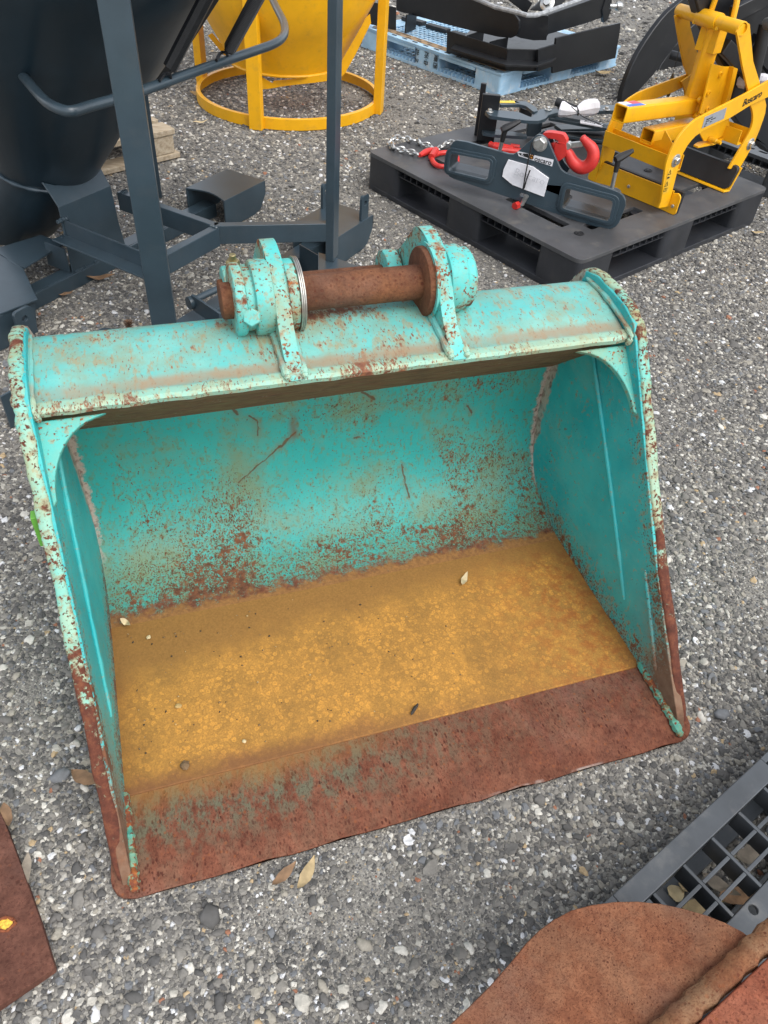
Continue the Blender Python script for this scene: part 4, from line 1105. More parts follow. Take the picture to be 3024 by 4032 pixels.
# clamping screws with T handles at the back
for (b_, t_) in (((1967, 596), (1990, 505)), ((2409, 742), (2437, 622))):
    sc_ = wthing('clamping_screw', 'zinc clamping screw with black T handle behind the lifting beam, over its %s sleeve' % ('left' if b_[0] < 2200 else 'right'), 'screw', PLN(b_[0], b_[1], HL-HN*0.055, HN), 'screws of the lifting beam')
    a_, c_ = PLN(b_[0], b_[1], HL-HN*0.055, HN), PLN(t_[0], t_[1], HL-HN*0.055, HN)
    d_ = (c_-a_).normalized()
    MB().tube([a_-d_*0.03, c_-d_*0.025], 0.007, 12).build('rod', M_ZINC, sc_)
    MB().tube([c_-d_*0.045, c_+d_*0.004], [0.008, 0.0105], 10).build('grip', M_RUBBER, sc_)
    e_ = (HT*0.5+HN*(-0.4 if b_[0] < 2200 else -0.6)+Vector((0, 0, 0.28))).normalized()
    MB().tube([c_-e_*0.014, c_, c_+e_*0.03, c_+e_*0.055], [0.011, 0.014, 0.011, 0.007], 8).build('handle', M_RUBBER, sc_)

# ---- red swivel hook
hook = wthing('swivel_hook', 'red forged swivel hook with silver safety latch hanging beside the triangular plate', 'hook', PLN(2290, 660, HL-HN*0.03, HN))
HP = HL-HN*0.032
def hq(q): return PLN(q[0], q[1], HP, HN)
path = spline([hq(q) for q in ((2228, 588), (2240, 606), (2254, 634), (2276, 655), (2300, 659), (2324, 645), (2336, 618), (2333, 588), (2316, 566), (2296, 545), (2289, 538))], 4)
nn = len(path)
rr = [0.012+0.0105*math.sin(math.pi*min(1, i/(nn*0.85)))**0.8 for i in range(nn)]
rr[-1] = 0.005; rr[-2] = 0.008; rr[-3] = 0.010
MB().tube(path, rr, 14).build('hook_body', M_RED, hook, 0, angle=60)
trace(MB(), [(2186, 592), (2190, 560), (2204, 555), (2232, 560), (2236, 590), (2230, 612), (2202, 632), (2192, 622)], HP, HN, -0.016, 0.016, [], 0.006).build('swivel_head', M_RED, hook, 0.004, 3)
trace(MB(), [(2138, 523), (2152, 517), (2175, 517), (2222, 525), (2236, 548), (2232, 575), (2206, 572), (2203, 552), (2196, 545), (2172, 541), (2150, 537)], HP, HN, -0.014, 0.014, [], 0.006).build('swivel_bow', M_RED, hook, 0.004, 3)
MB().tube([hq((2181, 560)), hq((2188, 585))], 0.012, 12).build('swivel_nut', M_RED, hook)
lp = [hq((2238, 572)), hq((2262, 562)), hq((2294, 566))]
MB().bar(lp[0], lp[2], 0.018, 0.010, HN).build('safety_latch', M_ZINC, hook, 0.002)
MB().lathe([(0.011, -0.012), (0.011, 0.012)], lp[0], HN, 16).build('latch_pivot', M_ZINC, hook, 0.001)

# ---- chain with red fittings lying on the pallet
def torus_link(mb, c, ax, bx_, L, W, r):
    pts = []
    for i in range(14):
        a = 2*math.pi*i/14
        pts.append(Vector(c)+Vector(ax)*(math.cos(a)*L+math.copysign(L*0.25, math.cos(a))*abs(math.cos(a)))+Vector(bx_)*math.sin(a)*W)
    mb.tube(pts, r, 7, closed=True)
zc = PH+0.012
cp = spline([G(q[0], q[1], zc) for q in ((1542, 580), (1536, 558), (1556, 544), (1590, 545), (1612, 552), (1640, 556), (1668, 572), (1690, 574), (1700, 584))], 12)
cp2 = spline([G(q[0], q[1], zc) for q in ((1542, 574), (1560, 588), (1588, 590), (1610, 600), (1636, 604), (1660, 618))], 12)
cp3 = spline([G(q[0], q[1], zc) for q in ((1720, 590), (1745, 575), (1768, 562), (1800, 570), (1840, 585))], 12)
chn = wthing('lifting_chain', 'galvanised chain with red end ring and fittings lying on the black pallet', 'chain', G(1600, 580, PH))
def lay_chain(P, step=0.024, r=0.0042):
    acc, last, k = 0, P[0], 0
    marks = [P[0]]
    for q in P[1:]:
        acc += (q-last).length; last = q
        if acc >= step: marks.append(q); acc = 0
    for a, b in zip(marks[:-1], marks[1:]):
        d = (b-a).normalized(); s = d.cross(Vector((0, 0, 1))).normalized(); upv = Vector((0, 0, 1))
        tl = math.radians(20 if k % 2 else 72)
        w = s*math.cos(tl)+upv*math.sin(tl)
        mb = MB(); torus_link(mb, (a+b)/2+Vector((0, 0, 0.002)), d, w, 0.0125, 0.0105, r)
        mb.build('link', M_ZINC, chn); k += 1
lay_chain(cp); lay_chain(cp2); lay_chain(cp3)
MB().tube(spline([G(q[0], q[1], PH+0.014) for q in ((1652, 612), (1680, 598), (1712, 590))], 3), [0.008, 0.010, 0.012, 0.013, 0.013, 0.012, 0.009], 10).build('shortening_hook', M_RED, chn)
MB().tube([G(q[0], q[1], PH+0.02) for q in ((1698, 618), (1716, 592))], [0.012, 0.014], 10).build('shortening_hook', M_RED, chn)
ring_c = [G(q[0], q[1], PH+0.012) for q in ((1700, 616), (1704, 636), (1722, 652), (1750, 656), (1790, 650), (1800, 620), (1770, 602), (1730, 604))]
MB().tube(spline(ring_c+[ring_c[0]], 4)[:-1], 0.0095, 10, closed=True).build('master_ring', M_RED, chn)
for q0, q1, r in (((1945, 575), (2020, 590), 0.016), ((1975, 590), (2050, 598), 0.013), ((1930, 568), (1965, 585), 0.012), ((2010, 575), (2046, 580), 0.010)):
    MB().tube([G(q0[0], q0[1], PH+r), G(q1[0], q1[1], PH+r)], r, 10).build('red_fitting', M_RED, chn)
hb_ = [G(q[0], q[1], PH+0.011) for q in ((2026, 812), (2040, 806))]
bb = wthing('red_bolt', 'small red and silver bolt under the lifting beam on the pallet', 'bolt', hb_[0])
MB().tube([hb_[0], hb_[1]], 0.013, 6).build('head', M_RED, bb)
MB().tube([hb_[1], G(2056, 803, PH+0.016), G(2074, 770, PH+0.05)], 0.0085, 10).build('shank', M_ZINC, bb)

# ================================================================== dark rotator arm tool behind, on the same pallet
tl_ = wthing('clamp_arm_tool', 'dark grey jointed arm tool with black end block lying behind the hook beam', 'tool', P3(0.6, 0.8, PH))
BZ = PH+0.001
def blk(px0, px1, t, z1, name):
    a, b = G(*px0, BZ), G(*px1, BZ)
    d = (b-a).normalized(); s = Vector((-d.y, d.x, 0))
    mb = MB(); mb.hexa([a, b, b+s*t, a+s*t]+[q+Vector((0, 0, z1-BZ)) for q in (a, b, b+s*t, a+s*t)])
    return mb.build(name, M_BLACKP, tl_, 0.003)
blk((1876, 556), (1944, 562), 0.02, 0.325, 'end_block')
blk((1866, 533), (1886, 536), 0.02, 0.345, 'end_block')
def hplate(px, z, t, name, mat=M_SLATE, rad=0.012):
    pts = [G(q[0], q[1], z) for q in px]
    A = [(p.x, p.y) for p in pts]
    A = [tuple(q) for q in fillet(A, rad, 3, True)]
    return MB().plate(A, [], lambda a, b, c: (a, b, c), z-t, z).build(name, mat, tl_, 0.0015)
hplate([(1908, 438), (1920, 430), (2040, 440), (2092, 462), (2125, 430), (2150, 428), (2210, 428), (2212, 440), (2160, 452), (2150, 466), (2120, 476), (2070, 474), (1930, 456)], 0.27, 0.012, 'upper_arm')
hplate([(1965, 402), (1990, 396), (2070, 398), (2110, 420), (2120, 436), (2100, 440), (2070, 416), (2040, 410), (1968, 412)], 0.275, 0.012, 'upper_arm')
hplate([(1896, 508), (1910, 502), (2070, 526), (2078, 538), (1950, 530), (1900, 522)], 0.19, 0.012, 'lower_arm')
trace(MB(), [(2080, 470), (2138, 475), (2128, 540), (2075, 538)], G(2105, 540, 0.15), Vector((0.2, -1, 0)), -0.02, 0.0).build('web', M_SLATE, tl_, 0.002)
trace(MB(), [(2050, 425), (2098, 440), (2090, 470), (2046, 452)], G(2070, 480, 0.2), Vector((0.2, -1, 0)), -0.02, 0.0).build('web', M_BLACKP, tl_, 0.002)
a_, b_ = G(2160, 462, 0.25), G(2400, 506, 0.23)
MB().bar(a_, b_, 0.045, 0.012).build('link_arm', M_SLATE, tl_, 0.002)
MB().bar(a_-Vector((0, 0, 0.055)), b_-Vector((0, 0, 0.05)), 0.045, 0.012).build('link_arm', M_SLATE, tl_, 0.002)
a_, b_ = G(2210, 436, 0.268), G(2440, 430, 0.262)
MB().bar(a_, b_, 0.07, 0.014).build('link_arm', M_SLATE, tl_, 0.002)
MB().bar(a_-Vector((0, 0, 0.07)), b_-Vector((0, 0, 0.07)), 0.06, 0.014).build('link_arm', M_SLATE, tl_, 0.002)
a_, b_ = G(2190, 400, 0.30), G(2250, 425, 0.29)
MB().tube([a_, b_, b_+(b_-a_)*0.4], 0.016, 14).build('hose', M_RUBBER, tl_)
MB().tube([G(2165, 540, 0.18), G(2400, 545, 0.18)], 0.024, 16).build('cylinder', M_BLACKP, tl_)
for q in ((1928, 440), (2158, 432), (2388, 432)):
    bolt(G(q[0], q[1], 0.271), (0, 0, 1), 0.0085, 0.012, 'bolt', M_ZINC, tl_)
hplate([(1964, 396), (2025, 396), (2030, 405), (1966, 404)], 0.2765, 0.001, 'yellow_label', simple('label_yellow', (0.75, 0.55, 0.05), 0.5), 0.001)
hplate([(2285, 470), (2375, 490), (2372, 498), (2285, 482)], 0.257, 0.004, 'maker_plate', M_PAPER, 0.001)
text('Boscaro', 0.02, G(2332, 483, 0.2585), G(2372, 492, 0.2585)-G(2290, 474, 0.2585), Vector((0, 1, 0)), M_INK, tl_, 'lettering', 0.0004)
pr = wthing('paper_roll', 'white leaflet tied like a bow round the dark arm', 'paper', G(2270, 440, 0.285))
mb = MB(); pc = [G(2206, 428, 0.30), G(2240, 436, 0.298), G(2272, 436, 0.298), G(2310, 424, 0.30), G(2346, 420, 0.30)]
mb.tube(spline(pc, 4), [0.028, 0.030, 0.027, 0.024, 0.021, 0.018, 0.015, 0.013, 0.013, 0.018, 0.023, 0.027, 0.030, 0.031, 0.032, 0.031, 0.028], 9).build('sheet', M_PAPER, pr, 0, smooth=False)
MB().tube(spline([G(q[0], q[1], 0.32) for q in ((2250, 420), (2275, 442), (2300, 462), (2375, 495))], 3), 0.0018, 6).build('cord', M_WIRE, pr)
MB().tube([pc[2]+Vector((0, 0, 0.016))+Vector((-0.006, 0.012, 0)), pc[2]+Vector((0.002, -0.018, 0.006)), pc[2]+Vector((0.004, -0.018, -0.012))], 0.003, 6).build('cord', M_WIRE, pr)
# ================================================================== dark concrete hopper (left)
HDV, HNV = Vector((0.46, 0.888, 0)), Vector((0.888, -0.46, 0))
def Q(n, d, z): return HNV*n+HDV*d+Vector((0, 0, z))
D0 = 1.59
hop = wthing('concrete_hopper', 'dark slate concrete hopper with funnel, lever and springs on a fork base', 'hopper', Q(-1.66, D0, 0))
# fork sleeves: folded plate, open below, end corners rounded
def sleeve(n0, n1, s0, s1, h=0.10, t=0.006, rev=False):
    mb = MB()
    prof = [(0, 0), (s1-s0-0.07, 0), (s1-s0-0.03, 0.012), (s1-s0, 0.055), (s1-s0, h-0.001), (0, h-0.001)]
    prof = [(a, b) for a, b in prof]
    for nn_ in (n0, n1-t):
        mb.plate(prof, [], lambda a, b, c: Q(nn_+c, (s1-a) if rev else (s0+a), 0.004+b), 0, t)
    # top sheet with a hollowed inner end
    top = []
    for i in range(9):
        x = n0+(n1-n0)*i/8
        top.append((x, s0+0.025*math.sin(math.pi*i/8) if not rev else s1-0.05*math.sin(math.pi*i/8)))
    top += [(n1, s1 if not rev else s0), (n0, s1 if not rev else s0)]
    mb.plate(top, [], lambda a, b, c: Q(a, b, c), h+0.003, h+0.003+t)
    return mb.build('fork_sleeve', M_SLATE, hop, 0.003, 3)
for (n0, n1) in ((-1.985, -1.808), (-1.515, -1.336)):
    sleeve(n0, n1, 2.07, 2.305)
# near ends of the same sleeves: top sheet cut in a hollow, side walls, a strap to the saddle
def sheet(px, z, t, name):
    P = [G(q[0], q[1], z) for q in px]
    return MB().plate([(p.x, p.y) for p in P], [], lambda a, b, c: (a, b, c), z-t, z).build(name, M_SLATE, hop, 0.0015)
sheet([(-90, 1275), (0, 1235), (148, 1176), (135, 1152), (118, 1112), (103, 1080), (92, 1055), (0, 1003), (-90, 1010)], 0.106, 0.006, 'fork_sleeve')
sheet([(95, 1053), (60, 1040), (0, 1000), (-40, 985), (160, 924), (256, 956)], 0.1065, 0.006, 'strap')
sheet([(200, 1430), (315, 1338), (400, 1291), (440, 1292), (560, 1310), (700, 1340), (640, 1420)], 0.106, 0.006, 'fork_sleeve')
for nn_ in (-1.812, -1.985, -1.340, -1.515):
    dd_ = 1.235 if nn_ > -1.95 else 1.33
    MB().hexa([Q(nn_-0.006, 0.87, 0.004), Q(nn_, 0.87, 0.004), Q(nn_, dd_-0.02, 0.004), Q(nn_-0.006, dd_-0.02, 0.004), Q(nn_-0.006, 0.87, 0.0995), Q(nn_, 0.87, 0.0995), Q(nn_, dd_, 0.0995), Q(nn_-0.006, dd_, 0.0995)]).build('sleeve_wall', M_SLATE, hop, 0.001)
def tab(n, d, z0, w=0.05, h=0.085):
    o = [(-w/2, 0), (w/2, 0)]+arc(w/2-0.012, h-0.012, 0.012, 0, 90, 4)+arc(-w/2+0.012, h-0.012, 0.012, 90, 180, 4)
    MB().plate(o, [circ(0, h*0.66, 0.009)], lambda a, b, c: Q(n+c, d+a, z0+b), -0.005, 0.005).build('pin_tab', M_SLATE, hop, 0.0015)
tab(-1.345, 2.255, 0.108, 0.045); tab(-1.505, 2.255, 0.108, 0.045)
tab(-1.775, 1.16, 0.03, 0.06, 0.085)
# long ground angles tying the sleeves together
for nn_ in (-1.915, -1.43):
    mb = MB()
    mb.hexa([Q(nn_, 1.16, 0.003), Q(nn_+0.006, 1.16, 0.003), Q(nn_+0.006, 2.14, 0.003), Q(nn_, 2.14, 0.003), Q(nn_, 1.16, 0.050), Q(nn_+0.006, 1.16, 0.050), Q(nn_+0.006, 2.14, 0.050), Q(nn_, 2.14, 0.050)])
    mb.hexa([Q(nn_-0.05, 1.16, 0.0445), Q(nn_-0.0005, 1.16, 0.0445), Q(nn_-0.0005, 2.14, 0.0445), Q(nn_-0.05, 2.14, 0.0445), Q(nn_-0.05, 1.16, 0.0505), Q(nn_-0.0005, 1.16, 0.0505), Q(nn_-0.0005, 2.14, 0.0505), Q(nn_-0.05, 2.14, 0.0505)])
    mb.build('base_angle', M_SLATE, hop, 0.0015)
# saddle bracket: upright sheet bent back under the funnel
brn = -1.918
bv = [(289, 1087), (251, 899), (231.5, 817), (436, 732.6), (470, 884), (501, 986)]
trace(MB(), bv, Q(brn, 1.57, 0.05), HNV, -0.005, 0.0).build('saddle_plate', M_SLATE, hop, 0.0015)
bl = PLN(231.5, 817, Q(brn, 1.57, 0.05), HNV); br_ = PLN(436, 732.6, Q(brn, 1.57, 0.05), HNV)
trace(MB(), [(231.5, 817), (436, 732.6), (412, 690), (386, 640), (370, 666), (345, 697), (313, 719), (265, 729), (217, 729), (164, 716), (195, 760)], bl, (HNV+Vector((0, 0, 1.0))).normalized(), -0.005, 0.0).build('saddle_flap', M_SLATE, hop, 0.0015)
# inner web of the saddle, seen from the left end
MB().hexa([Q(brn-0.006, 1.455, 0.052), Q(brn-0.006, 1.461, 0.052), Q(brn-0.10, 1.461, 0.052), Q(brn-0.10, 1.455, 0.052), Q(brn-0.006, 1.455, 0.13), Q(brn-0.006, 1.461, 0.13), Q(brn-0.09, 1.461, 0.13), Q(brn-0.09, 1.455, 0.13)]).build('saddle_web', M_SLATE, hop, 0.001)
# funnel
def ring(n, d, z, r, k=64, tilt=0.0):
    return [Q(n, d, z)+HNV*(r*math.cos(2*math.pi*i/k))+HDV*(r*math.sin(2*math.pi*i/k))+Vector((0, 0, tilt*math.cos(2*math.pi*i/k))) for i in range(k)]
M_HOP = simple('slate_dark', (0.011, 0.022, 0.031), 0.30, 0, 0.18, 6, 0.08, 160, (0.025, 0.03, 0.033), 0.2)
mb = MB()
lv = [(-2.104, 1.60, 0.298, 0.150, 64, -0.03), (-1.985, 1.60, 0.56, 0.275), (-1.865, 1.60, 0.82, 0.402), (-1.77, 1.60, 1.03, 0.50), (-1.77, 1.60, 1.15, 0.50)]
k = 64
R_ = [ring(*l) for l in lv]; RI = [ring(l[0], l[1], l[2]+0.002, l[3]-0.006, 64, l[5] if len(l) > 5 else 0.0) for l in lv]
allr = R_+RI[::-1]
vs_, fs_ = [q for r in allr for q in r], []
for i in range(len(allr)-1):
    for j in range(k):
        fs_.append((i*k+j, i*k+(j+1) % k, (i+1)*k+(j+1) % k, (i+1)*k+j))
for j in range(k):
    fs_.append(((len(allr)-1)*k+j, (len(allr)-1)*k+(j+1) % k, (j+1) % k, j))
mb.add(vs_, fs_).build('funnel', M_HOP, hop, 0, angle=50)
# weld collar and slanting discharge chute
wr = ring(-2.104, 1.60, 0.298, 0.154, 60, -0.03)
MB().tube(wr, [0.006+0.0016*math.sin(i*1.9) for i in range(60)], 8, closed=True).build('weld_collar', M_SLATE, hop)
mb = MB(); cr = [ring(-2.104, 1.60, 0.296, 0.147, 48, -0.03), ring(-2.15, 1.595, 0.23, 0.150, 48), ring(-2.23, 1.587, 0.12, 0.138, 48), ring(-2.30, 1.58, 0.045, 0.128, 48)]
ci = [[Q(-2.104, 1.6, 0.3)+(q-Q(-2.104, 1.6, 0.3))*1.0+Vector((0, 0, 0)) for q in ring(-2.30, 1.58, 0.045, 0.122, 48)], ring(-2.104, 1.60, 0.29, 0.14, 48)]
allr = cr+ci; k = 48
vs_, fs_ = [q for r in allr for q in r], []
for i in range(len(allr)-1):
    for j in range(k):
        fs_.append((i*k+j, i*k+(j+1) % k, (i+1)*k+(j+1) % k, (i+1)*k+j))
mb.add(vs_, fs_).build('discharge_chute', M_HOP, hop, 0, angle=50)
# posts
P1N, P1D, P2N, P2D = -1.297, 1.222, -1.283, 1.962
def post(n, d, z0, wd, rd, ang):
    c, s = math.cos(ang), math.sin(ang)
    e1 = HDV*c+HNV*s; e2 = HNV*c-HDV*s
    mb = MB()
    q = [e1*(a*wd/2)+e2*(b*rd/2) for a, b in ((-1, -1), (1, -1), (1, 1), (-1, 1))]
    b0 = Q(n, d, z0); mb.hexa([b0+x for x in q]+[b0+x+Vector((0, 0, 1.2)) for x in q])
    return mb.build('post', M_SLATE, hop, 0.003, 2)
# broad face to the outside, turned along the circle of posts
def post_w(p, z0, fx, wd, rd):
    fx = Vector(fx).normalized(); fy = Vector((-fx.y, fx.x, 0))
    q = [fx*(a*wd/2)+fy*(b*rd/2) for a, b in ((-1, -1), (1, -1), (1, 1), (-1, 1))]
    mb = MB(); b0 = Vector((p.x, p.y, z0)); mb.hexa([b0+x for x in q]+[b0+x+Vector((0, 0, 1.25-z0)) for x in q])
    return mb.build('post', M_SLATE, hop, 0.002, 2)
pp1 = Q(P1N, P1D, 0); pp2 = Q(P2N, P2D, 0)
post_w(pp1, 0.006, (1, 0.26, 0), 0.060, 0.030)
post_w(pp2, 0.10, (0.18, 1, 0), 0.058, 0.026)
post_w(Q(-2.05, 1.08, 0), 0.004, (1, 0.5, 0), 0.058, 0.03)
post_w(Q(-2.2, 2.12, 0), 0.004, (1, 0.5, 0), 0.058, 0.03)
# cranked stays from the saddle to the posts
zb = 0.222
def stay(pts, name='stay', h=0.058, w=0.026):
    P = [Q(*p) for p in pts]
    mb = MB()
    for a, b in zip(P[:-1], P[1:]):
        mb.bar(a, b, w, h, ext=0.006)
    return mb.build(name, M_SLATE, hop, 0.002)
stay([(-1.93, 1.722, zb-0.03), (-1.545, 1.722, zb-0.03), (P2N-0.01, P2D-0.02, zb-0.03)])
stay([(-1.925, 1.475, zb-0.03), (-1.545, 1.462, zb-0.03)], 'stay', 0.05, 0.006)
stay([(-1.925, 1.452, zb-0.055), (-1.545, 1.440, zb-0.055)], 'stay', 0.006, 0.05)
stay([(-1.545, 1.462, zb-0.03), (P1N-0.01, P1D+0.02, zb-0.03)])
stay([(-1.540, 1.475, zb-0.033), (-1.540, 1.708, zb-0.033)])
# foot shoe under the right post
MB().plate([(p.x, p.y) for p in (G(1253, 992, 0.1), G(1300, 1006, 0.1), G(1440, 1058, 0.1), G(1440, 1110, 0.1), G(1253, 1085, 0.1))], [], lambda a, b, t: (a, b, t), 0.094, 0.1).build('foot_shoe', M_SLATE, hop, 0.002)
a_, b_ = G(1178, 962, 0.1), G(1254, 1000, 0.1); c_ = G(1254, 1085, 0.1)
MB().hexa([Vector((b_.x, b_.y, 0.004)), Vector((c_.x, c_.y, 0.004)), Vector((c_.x+0.006, c_.y, 0.004)), Vector((b_.x+0.006, b_.y, 0.004)), b_-Vector((0, 0, 0.0065)), c_-Vector((0, 0, 0.0065)), c_+Vector((0.006, 0, -0.0065)), b_+Vector((0.006, 0, -0.0065))]).build('foot_shoe', M_SLATE, hop, 0.001)
MB().hexa([Vector((a_.x, a_.y, 0.004)), Vector((b_.x-0.001, b_.y, 0.004)), Vector((b_.x-0.001, b_.y+0.006, 0.004)), Vector((a_.x, a_.y+0.006, 0.004)), a_, b_-Vector((0.001, 0, 0.006)), b_+Vector((-0.001, 0.006, -0.006)), a_+Vector((0, 0.006, 0))]).build('foot_shoe', M_SLATE, hop, 0.001)
# lever: bent tube round the front of the funnel
ZL = 0.66
lev = [(10, 180), (40, 225), (72, 275), (119, 333), (174, 394), (224, 425), (282, 438), (362, 416), (517, 372), (700, 306), (862, 248), (1010, 198), (1080, 172), (1112, 148), (1122, 120), (1116, 85), (1091, 35), (1064, -20), (1040, -60)]
MB().tube(spline([G(q[0], q[1], ZL) for q in lev], 5), 0.0118, 16).build('lever_tube', M_SLATE, hop)
a_ = G(-20, 120, ZL+0.03)
trace(MB(), [(22, 135), (50, 118), (62, 140), (128, 320), (110, 350), (60, 265), (20, 200)], G(60, 240, ZL), Vector((0.35, -0.6, 0.7)), -0.004, 0.004).build('lever_bracket', M_SLATE, hop, 0.001)
# tension springs with hooks
def spring(p0, p1, r, wire, turns, name='spring'):
    d = (p1-p0); L = d.length; d = d.normalized()
    e1 = d.cross(Vector((0, 0, 1))).normalized(); e2 = d.cross(e1)
    n = turns*8
    P = [p0+d*(L*i/n)+(e1*math.cos(2*math.pi*i/8)+e2*math.sin(2*math.pi*i/8))*r for i in range(n+1)]
    o = MB().tube(P, wire, 5).build(name, M_BLACKP, hop)
    return o
sa, sb = G(668, 268, 0.69), G(838, -60, 0.86)
spring(sa, sb, 0.0145, 0.0030, 62)
MB().tube(spline([G(628, 318, ZL+0.012), G(648, 292, ZL+0.02), G(668, 292, 0.68), G(672, 330, ZL-0.01), G(650, 345, ZL-0.012)], 4), 0.004, 7).build('spring_hook', M_BLACKP, hop)
sa, sb = G(905, 190, 0.69), G(1035, -50, 0.86)
spring(sa, sb, 0.0145, 0.0030, 50)
MB().tube(spline([G(852, 238, ZL+0.012), G(870, 208, ZL+0.02), G(892, 210, 0.68), G(898, 240, ZL-0.01), G(880, 258, ZL-0.012)], 4), 0.004, 7).build('spring_hook', M_BLACKP, hop)
# channel along the rear seam of the funnel
a_, b_ = Q(-1.84, 1.83, 0.52), Q(-1.60, 1.93, 0.84)
MB().bar(a_, b_, 0.05, 0.03, HNV).build('funnel_stiffener', M_BLACKP, hop, 0.003)
MB().bar(Q(-1.53, 2.01, 0.85), Q(-1.70, 1.93, 0.85), 0.05, 0.04).build('lever_lug', M_BLACKP, hop, 0.003)
MB().tube([Q(-1.50, 1.98, 0.80), Q(-1.56, 2.05, 0.90)], 0.035, 14).build('lever_boss', M_BLACKP, hop, 0.004)
# prop behind the right post: round bar and flat
MB().tube([G(770, 1178, 0.10), G(905, 1115, 0.10)], 0.010, 12).build('brace_rod', M_SLATE, hop)
MB().bar(G(760, 1190, 0.10), G(870, 1265, 0.10), 0.008, 0.05).build('brace_flat', M_SLATE, hop, 0.001)
MB().tube([G(742, 1195, 0.10), G(770, 1186, 0.10)], 0.019, 14).build('brace_collar', M_SLATE, hop)

# weld seams
def hweld(P, r=0.0045):
    P = spline(P, 8)
    MB().tube(P, [r*(1+0.28*math.sin(i*1.9)+0.12*math.sin(i*4.7)) for i in range(len(P))], 7).build('weld_seam', M_SLATE, hop)
for dd_ in (1.47, 1.55, 1.63):
    hweld([Q(brn+0.001, dd_, 0.0515), Q(brn+0.001, dd_+0.03, 0.0515), Q(brn+0.001, dd_+0.045, 0.0515)], 0.005)
hweld([Q(brn+0.001, 1.45, zb-0.004), Q(brn+0.002, 1.475, zb-0.003), Q(brn+0.002, 1.49, zb-0.004)], 0.006)
hweld([Q(brn+0.001, 1.45, zb-0.055), Q(brn+0.002, 1.475, zb-0.058)], 0.005)
hweld([Q(brn+0.001, 1.708, zb-0.002), Q(brn+0.001, 1.722, zb-0.0005), Q(brn+0.001, 1.736, zb-0.002)], 0.006)
hweld([Q(P2N-0.024, P2D-0.016, zb-0.06), Q(P2N-0.022, P2D-0.018, zb-0.03), Q(P2N-0.022, P2D-0.018, zb-0.001)], 0.005)
hweld([Q(-1.553, 1.706, zb-0.004), Q(-1.540, 1.7065, zb-0.003), Q(-1.527, 1.706, zb-0.004)], 0.004)
# ================================================================== yellow hopper behind
YC = Vector((-0.651, 4.182, 0))
yh = wthing('concrete_hopper', 'yellow concrete hopper on four posts and a ring base', 'hopper', YC)
def revolve(prof, c, mat, name, par, k=72):
    vs_, fs_ = [], []
    n = len(prof)
    for r, z in prof:
        for j in range(k):
            a = 2*math.pi*j/k
            vs_.append((c.x+r*math.cos(a), c.y+r*math.sin(a), z))
    for i in range(n):
        for j in range(k):
            a, b = i*k+j, i*k+(j+1) % k
            c2, d2 = ((i+1) % n)*k+(j+1) % k, ((i+1) % n)*k+j
            fs_.append((a, b, c2, d2))
    return MB().add(vs_, fs_).build(name, mat, par, 0.0012, angle=40)
revolve([(0.452, 0.004), (0.452, 0.052), (0.432, 0.052), (0.432, 0.046), (0.446, 0.046), (0.446, 0.004)], YC, M_YEL, 'ring_base', yh)
for a in (-100, -11, 79, 169):
    r = math.radians(a); er = Vector((math.cos(r), math.sin(r), 0)); et = Vector((-er.y, er.x, 0))
    b0 = YC+er*0.463
    q = [et*(s*0.030)+er*(t*0.019) for s, t in ((-1, -1), (1, -1), (1, 1), (-1, 1))]
    MB().hexa([b0+x+Vector((0, 0, 0.003)) for x in q]+[b0+x+Vector((0, 0, 1.2)) for x in q]).build('post', M_YEL, yh, 0.002)
YB = Vector((-0.656, 4.14, 0))
revolve([(0.248, 0.185), (0.262, 0.185), (0.265, 0.20), (0.36, 0.36), (0.43, 0.48), (0.432, 0.95), (0.426, 0.95), (0.424, 0.482), (0.355, 0.362), (0.255, 0.20)], YB, M_YEL, 'funnel', yh)
MB().tube([YB+Vector((0.262*math.cos(t), 0.262*math.sin(t), 0.188)) for t in [2*math.pi*i/60 for i in range(60)]], 0.007, 8, closed=True).build('weld_collar', M_YEL, yh)
trace(MB(), [(985, 268), (996, 279), (1030, 303), (1072, 328), (1078, 318), (1160, 311), (1345, 283), (1340, 312), (1240, 326), (1130, 338), (1060, 350), (1005, 355), (985, 345)], Vector((-0.65, 3.905, 0.1)), Vector((0.05, -1, 0)), -0.004, 0.0).build('discharge_skirt', M_YEL, yh, 0.001)
trace(MB(), [(1326, 290), (1343, 305), (1358, 290), (1400, 215), (1461, 90), (1457, 55), (1440, 70), (1425, 100), (1345, 240)], Vector((-0.45, 3.98, 0.1)), Vector((0.1, -1, 0)), -0.006, 0.0).build('gate_arm', M_YEL, yh, 0.001)
trace(MB(), [(818, 140), (835, 130), (890, 195), (900, 225), (880, 215)], Vector((-0.95, 4.1, 0.1)), Vector((0.1, -1, 0)), -0.006, 0.0).build('gate_arm', M_YEL, yh, 0.001)
trace(MB(), [(866, 118), (880, 60), (925, 20), (950, 60), (930, 270), (905, 250)], Vector((-0.9, 4.0, 0.1)), Vector((0.2, -1, 0)), -0.006, 0.0).build('gate_plate', M_YEL, yh, 0.001)

